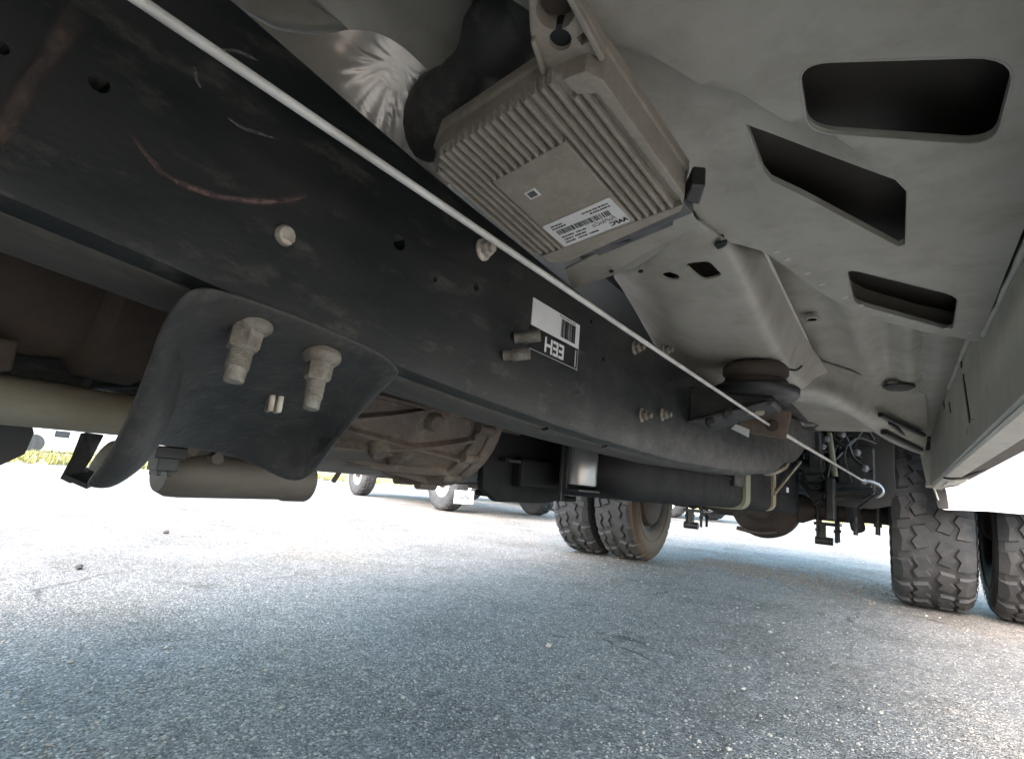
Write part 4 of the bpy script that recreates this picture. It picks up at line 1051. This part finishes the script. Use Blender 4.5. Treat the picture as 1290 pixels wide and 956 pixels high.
# bracket strip that carries the module, with two small holes
g = G().prism([Z(720, 365, .705), Z(800, 338, .705), Z(880, 285, .715), Z(868, 262, .715), Z(790, 300, .712), Z(712, 340, .705)], (0, 0, .003)); obj('module_bracket', g, 'cream_paint', T, bevel=.0008)
for px, py in ((770, 343), (807, 343)):
    obj('strap_hole', G().lathe([(.003, 0), (.003, .002)], Z(px, py, .7035), (0, 0, 1), 10), 'label_black', mod)

# ---------------------------------------------------------------- top left: foil, duct, tunnel edge
N1, N2 = 90, 56
topc = [(240, -40, .80), (290, 5, .80), (318, 22, .795), (350, 38, .79), (400, 44, .79), (440, 38, .79), (475, 42, .788), (505, 58, .785), (530, 80, .78), (556, 108, .775)]
top3 = catmull([Z(*p) for p in topc], 10)
botc = [(150, -40, .745), (240, 10, .740), (290, 45, .735), (340, 80, .73), (400, 130, .725), (440, 165, .72), (480, 195, .718), (510, 215, .716), (540, 230, .716), (570, 235, .72)]
bot3 = catmull([Z(*p) for p in botc], 10)
piv = Z(506, 68, .785)
rows = []
for j in range(N2 + 1):
    t = j / N2; r = []
    for i in range(len(top3)):
        p = top3[i].lerp(bot3[i], t)
        d = Vector((p.x - piv.x, p.y - piv.y)); an = math.atan2(d.y, d.x); ds = d.length
        amp = min(1, t * 5) * min(1, ds * 30)
        ph = an * 3.4 + .5 * noise.noise(Vector((an * 2, ds * 6, 1)))
        w_ = 2.2 * (abs((ph % 1) - .5) - .25) + 1.3 * (abs((ph * 2.7 + .3) % 1 - .5) - .25) + .5 * noise.noise(Vector((an * 14, ds * 16, 4))) + .22 * noise.noise(p * 120)
        w_ *= .55 + .45 * noise.noise(Vector((an * 1.7, 3, 9)))
        lf = max(0, min(1, (ds - .07) / .06)); q_ = p.x * 22 - p.y * 62 + .8 * noise.noise(p * 25)
        w_ += lf * 2.0 * (abs(q_ % 1 - .5) - .25)
        r.append(p + Vector((0, 0, .0044 * amp * w_)))
    rows.append(r)
obj('heat_shield', G().grid(rows), 'foil', T, 'crumpled silver foil heat shield above the black rail', smooth=180)
g = G().grid([[Z(200, -120, .84), Z(330, -120, .86), Z(450, -120, .87), Z(600, -120, .87), Z(760, -120, .85)],
              [Z(240, -45, .815), Z(340, -30, .83), Z(450, -30, .84), Z(600, -40, .84), Z(760, -40, .82)],
              [Z(292, 6, .803), Z(350, 10, .815), Z(450, 10, .825), Z(600, 20, .83), Z(720, 10, .80)],
              [Z(352, 40, .793), Z(400, 46, .793), Z(450, 41, .795), Z(520, 66, .80), Z(640, 60, .82)],
              [Z(400, 60, .84), Z(440, 60, .86), Z(480, 80, .87), Z(540, 105, .86), Z(620, 110, .85)]])
obj('tunnel_wall', g, 'cream_paint', T, 'smooth pale floor pressing above the foil shield', smooth=180, solid=.003, sub=2)
pts = [Z(760, -60, .79), Z(700, -20, .775), Z(655, 25, .768), Z(610, 75, .762), Z(565, 130, .757), Z(528, 185, .752), Z(490, 240, .75)]
pts = catmull(pts, 6)
rr = [.026 + .006 * math.sin(i * .55) + .003 * noise.noise(Vector((i * .7, 0, 0))) for i in range(len(pts))]
obj('air_duct', G().tube(pts, rr, 22), 'duct_plastic', T, 'dusty black plastic duct behind the finned module', smooth=60)
g = G().prism(rounded([Z(600, 30, .752), Z(648, 22, .752), Z(640, 70, .748), Z(590, 90, .746)], .2), (0, 0, .03)); obj('duct_clamp', g, 'black_plastic', T, bevel=.006)
# closing panel over the space between rail and floor
g = G().box((-.33, 1.62, .785), (.10, 2.3, .006)); obj('floor_closing_strip', g, 'duct_plastic', T)

# ---------------------------------------------------------------- body above
g = G()
def slab(pts, y0, y1): g.prism([Vector((x, y0, z)) for x, z in pts], (0, y1 - y0, 0))
cs = [(-1.632, .83), (.232, .83), (.29, 1.05), (.27, 1.28), (.12, 1.95), (.02, 2.02), (-1.42, 2.02), (-1.52, 1.95), (-1.67, 1.28), (-1.69, 1.05)]
slab(cs, -.3, 2.82)
obj('cab_shell', g, 'white_paint', T, 'white cab body above the sill', bevel=.03)
g = G(); slab([(-1.66, .80), (.26, .80), (.30, 1.05), (.24, 1.22), (-1.64, 1.22), (-1.70, 1.05)], -1.9, -.31); obj('bonnet', g, 'white_paint', T, bevel=.05)
g = G().box((-.70, -1.2, .72), (1.0, 1.3, .12)); obj('engine_underside', g, 'rusty_steel', T, bevel=.02)
g = G().box((-.70, -2.0, .65), (1.95, .16, .28)); obj('front_bumper', g, 'chrome', T, bevel=.03)
for sgn in (1, -1):
    x = -.70 + sgn * .80
    g = G().prism([Vector((x + sgn * .1, -2, .6)), Vector((x + sgn * .1, -1.42, .6)), Vector((x + sgn * .1, -1.30, .85)), Vector((x + sgn * .1, -.85, 1.02)), Vector((x + sgn * .1, -.40, .85)), Vector((x + sgn * .1, -.32, .62)), Vector((x + sgn * .1, -.31, 1.15)), Vector((x + sgn * .1, -2, 1.1))], (sgn * .1, 0, 0)); obj('front_fender', g, 'white_paint', T, bevel=.01)
g = G(); slab([(-1.60, .90), (.20, .90), (.26, 1.05), (.26, 1.45), (-1.66, 1.45), (-1.66, 1.05)], 2.93, 5.35); obj('pickup_bed', g, 'white_paint', T, 'white pickup bed above the rear axle', bevel=.02)
# flared fender over the near dual wheels: front face, side and arch
def fender(sx):
    def q(x, y, z): return Vector((-.70 + sx * (x + .70), y, z))
    prof = []      # across: from the bed side out to the flare, following the arch along the truck
    rows = []
    st = [(3.13, .50, .56), (3.14, .72, .60), (3.20, .90, .64), (3.32, .985, .70), (3.55, 1.03, .735), (3.75, 1.04, .74), (3.95, 1.03, .735), (4.18, .985, .70), (4.30, .90, .64), (4.36, .72, .60), (4.37, .50, .56)]
    f = G()
    rows = []
    for (y, z, xo) in st:
        rows.append([q(.165, y, z + .0), q(.30, y, z), q(xo - .06, y, z), q(xo, y + (0.02 if y < 3.75 else -.02), z + .0)])
    f.grid(rows)
    side = []
    for (y, z, xo) in st:
        side.append([q(xo, y + (0.02 if y < 3.75 else -.02), z), q(xo + .005, y + (.01 if y < 3.75 else -.01), max(z, .5) + .05), q(xo - .02, y, 1.10), q(.26, y, 1.22)])
    f.grid(side)
    return obj('wheel_fender', f, 'white_paint', T, 'white flared fender over the dual rear wheels' if sx > 0 else None, smooth=50, solid=.006)
fender(1); fender(-1)
g = G().prism(rounded([P(1184, 642, 'y', 3.12), Vector((.70, 3.12, .523)), Vector((.70, 3.12, .95)), Vector((.17, 3.12, .95))], .05), (0, .006, 0))
obj('fender_front', g, 'white_paint', T, 'white front face of the flared rear fender', bevel=.002)
g = G().prism([Vector((-.70 - (.17 + .70), 3.12, .50)), Vector((-2.10, 3.12, .523)), Vector((-2.10, 3.12, .95)), Vector((-1.57, 3.12, .95))], (0, .006, 0)); obj('fender_front', g, 'white_paint', T, bevel=.002)
g = G().box((-.70, 5.45, .62), (2.0, .14, .2)); obj('rear_bumper', g, 'chrome', T, bevel=.03)

# ------------------------------------------------------------------ other vehicles in the yard
def parked_truck(loc, ang, label, flap=False):
    """white pickup, local -Y = tail, wheels' axis = local X"""
    R = root('parked_truck', loc, label, 'truck', 'white trucks parked across the yard')
    R.rotation_euler = (0, 0, ang)
    def b(name, prof, x0, x1, m, bev=.04):
        return obj(name, G().prism([Vector((x0, y, z)) for y, z in prof], (x1 - x0, 0, 0)), m, R, bevel=bev)
    b('bed', [(-1.10, .60), (-1.10, 1.22), (.95, 1.22), (.95, .58), (.50, .56), (.40, .80), (0, .88), (-.40, .80), (-.50, .58)], -.93, .93, 'white_paint')
    b('cab', [(.98, .56), (.98, 1.22), (1.12, 1.72), (1.95, 1.74), (2.40, 1.24), (3.55, 1.14), (3.66, .60), (3.30, .54), (3.22, .80), (2.8, .88), (2.38, .80), (2.30, .54)], -.91, .91, 'white_paint')
    for s in (-1, 1):
        g = G().prism([Vector((s * .911, y, z)) for y, z in ((1.15, 1.26), (1.24, 1.64), (1.90, 1.66), (2.22, 1.27))], (s * .012, 0, 0)); obj('side_window', g, 'glass_dark', R, bevel=.004)
        g = G().box((s * .82, -1.115, .92), (.12, .03, .34)); obj('tail_lamp', g, 'lamp_red', R, bevel=.01)
        g = G().box((s * .42, 1.3, .56), (.08, 4.5, .14)); obj('frame_rail', g, 'frame_paint', R, bevel=.01)
        wheel_set(R, (s * .80, 0, .358), s, 'rubber', .8, rim='white_paint')
        wheel_set(R, (s * .80, 2.8, .358), s, 'rubber', .8, rim='white_paint')
    g = G().cyl((-.75, 0, .36), (.75, 0, .36), .04); g.lathe([(.07, -.12), (.13, -.06), (.13, .06), (.07, .12)], (0, 0, .36), (0, 1, 0), 20); obj('axle', g, 'rusty_steel', R, smooth=40)
    g = G().cyl((-.75, 2.8, .36), (.75, 2.8, .36), .035); obj('axle', g, 'rusty_steel', R, smooth=40)
    obj('rear_bumper', G().box((0, -1.20, .58), (1.8, .14, .16)), 'chrome', R, bevel=.03)
    obj('windscreen', G().prism([Vector((-.78, 1.98, 1.72)), Vector((.78, 1.98, 1.72)), Vector((.82, 2.40, 1.27)), Vector((-.82, 2.40, 1.27))], (0, .02, .02)), 'glass_dark', R, bevel=.004)
    if flap:
        fl_ = obj('mud_flap', G().box((-.79, -.40, .205), (.30, .012, .17)), 'label_white', R, 'white mud flap with a grey mark', bevel=.004)
        g = G()
        for k, (x, z, a, l) in enumerate(((-.84, .20, .6, .06), (-.80, .21, -.7, .06), (-.76, .215, .5, .05), (-.73, .20, -.4, .06))):
            g.box((x, -.4075, z), (l, .002, .016), Matrix.Rotation(a, 3, 'Y'))
        obj('flap_mark', g, 'grey_connector', fl_)
    return R
hd = math.atan2(.29, -.957) - math.pi / 2
parked_truck((-4.74, 6.50, 0), hd, 'white parked truck with a white mud flap behind its rear wheel', True)
parked_truck((-4.92, 9.85, 0), hd + .02, 'white parked truck without mud flaps, next beyond the one with a white flap')
parked_truck((-3.9, 13.2, 0), hd - .02, 'white parked truck at the far end of the row, with dry grass behind')
# white caravan at the edge of the grass
cp_ = P(66, 566, 'z', 0) ; base = Vector((-25.5, 7.6, 0))
CV = root('caravan', base, 'white caravan with a dark window standing beyond the dry grass', 'caravan')
g = G().prism([Vector((0, y, z)) for y, z in ((-2.2, .30), (-2.3, .6), (-2.2, 2.3), (-1.9, 2.6), (2.6, 2.6), (2.9, 2.3), (2.9, .30))], (-2.2, 0, 0)); obj('caravan_body', g, 'white_paint', CV, bevel=.05)
def cw(px0, py0, px1, py1):
    a = P(px0, py0, 'x', base.x); c = P(px1, py1, 'x', base.x); return a - base, c - base
a, c = cw(70, 542, 87, 552)
obj('window', G().box(((.006), (a.y + c.y) / 2, (a.z + c.z) / 2), (.03, abs(c.y - a.y), abs(c.z - a.z))), 'glass_dark', CV, bevel=.01)
g = G().box((.012, 2.0, .95), (.03, .7, .5)); obj('window', g, 'glass_dark', CV, bevel=.01)
for y in (-1.85, -1.05):
    g = G().lathe([(.16, -.02), (.30, -.02), (.33, .03), (.33, .17), (.30, .2), (.16, .2)], (-.12, y, .33), (1, 0, 0), 28); wv = obj('wheel', g, 'rubber', CV, smooth=40)
    obj('hub', G().lathe([(.05, 0), (.17, .01), (.17, .16), (.05, .17)], (-.10, y, .33), (1, 0, 0), 20), 'canister_metal', wv, smooth=40)
g = G().box((-1, -2.9, .42), (.1, 1.4, .1)); g.cyl((-1, -3.4, .05), (-1, -3.4, .5), .04); obj('tow_bar', g, 'frame_paint', CV, bevel=.01)
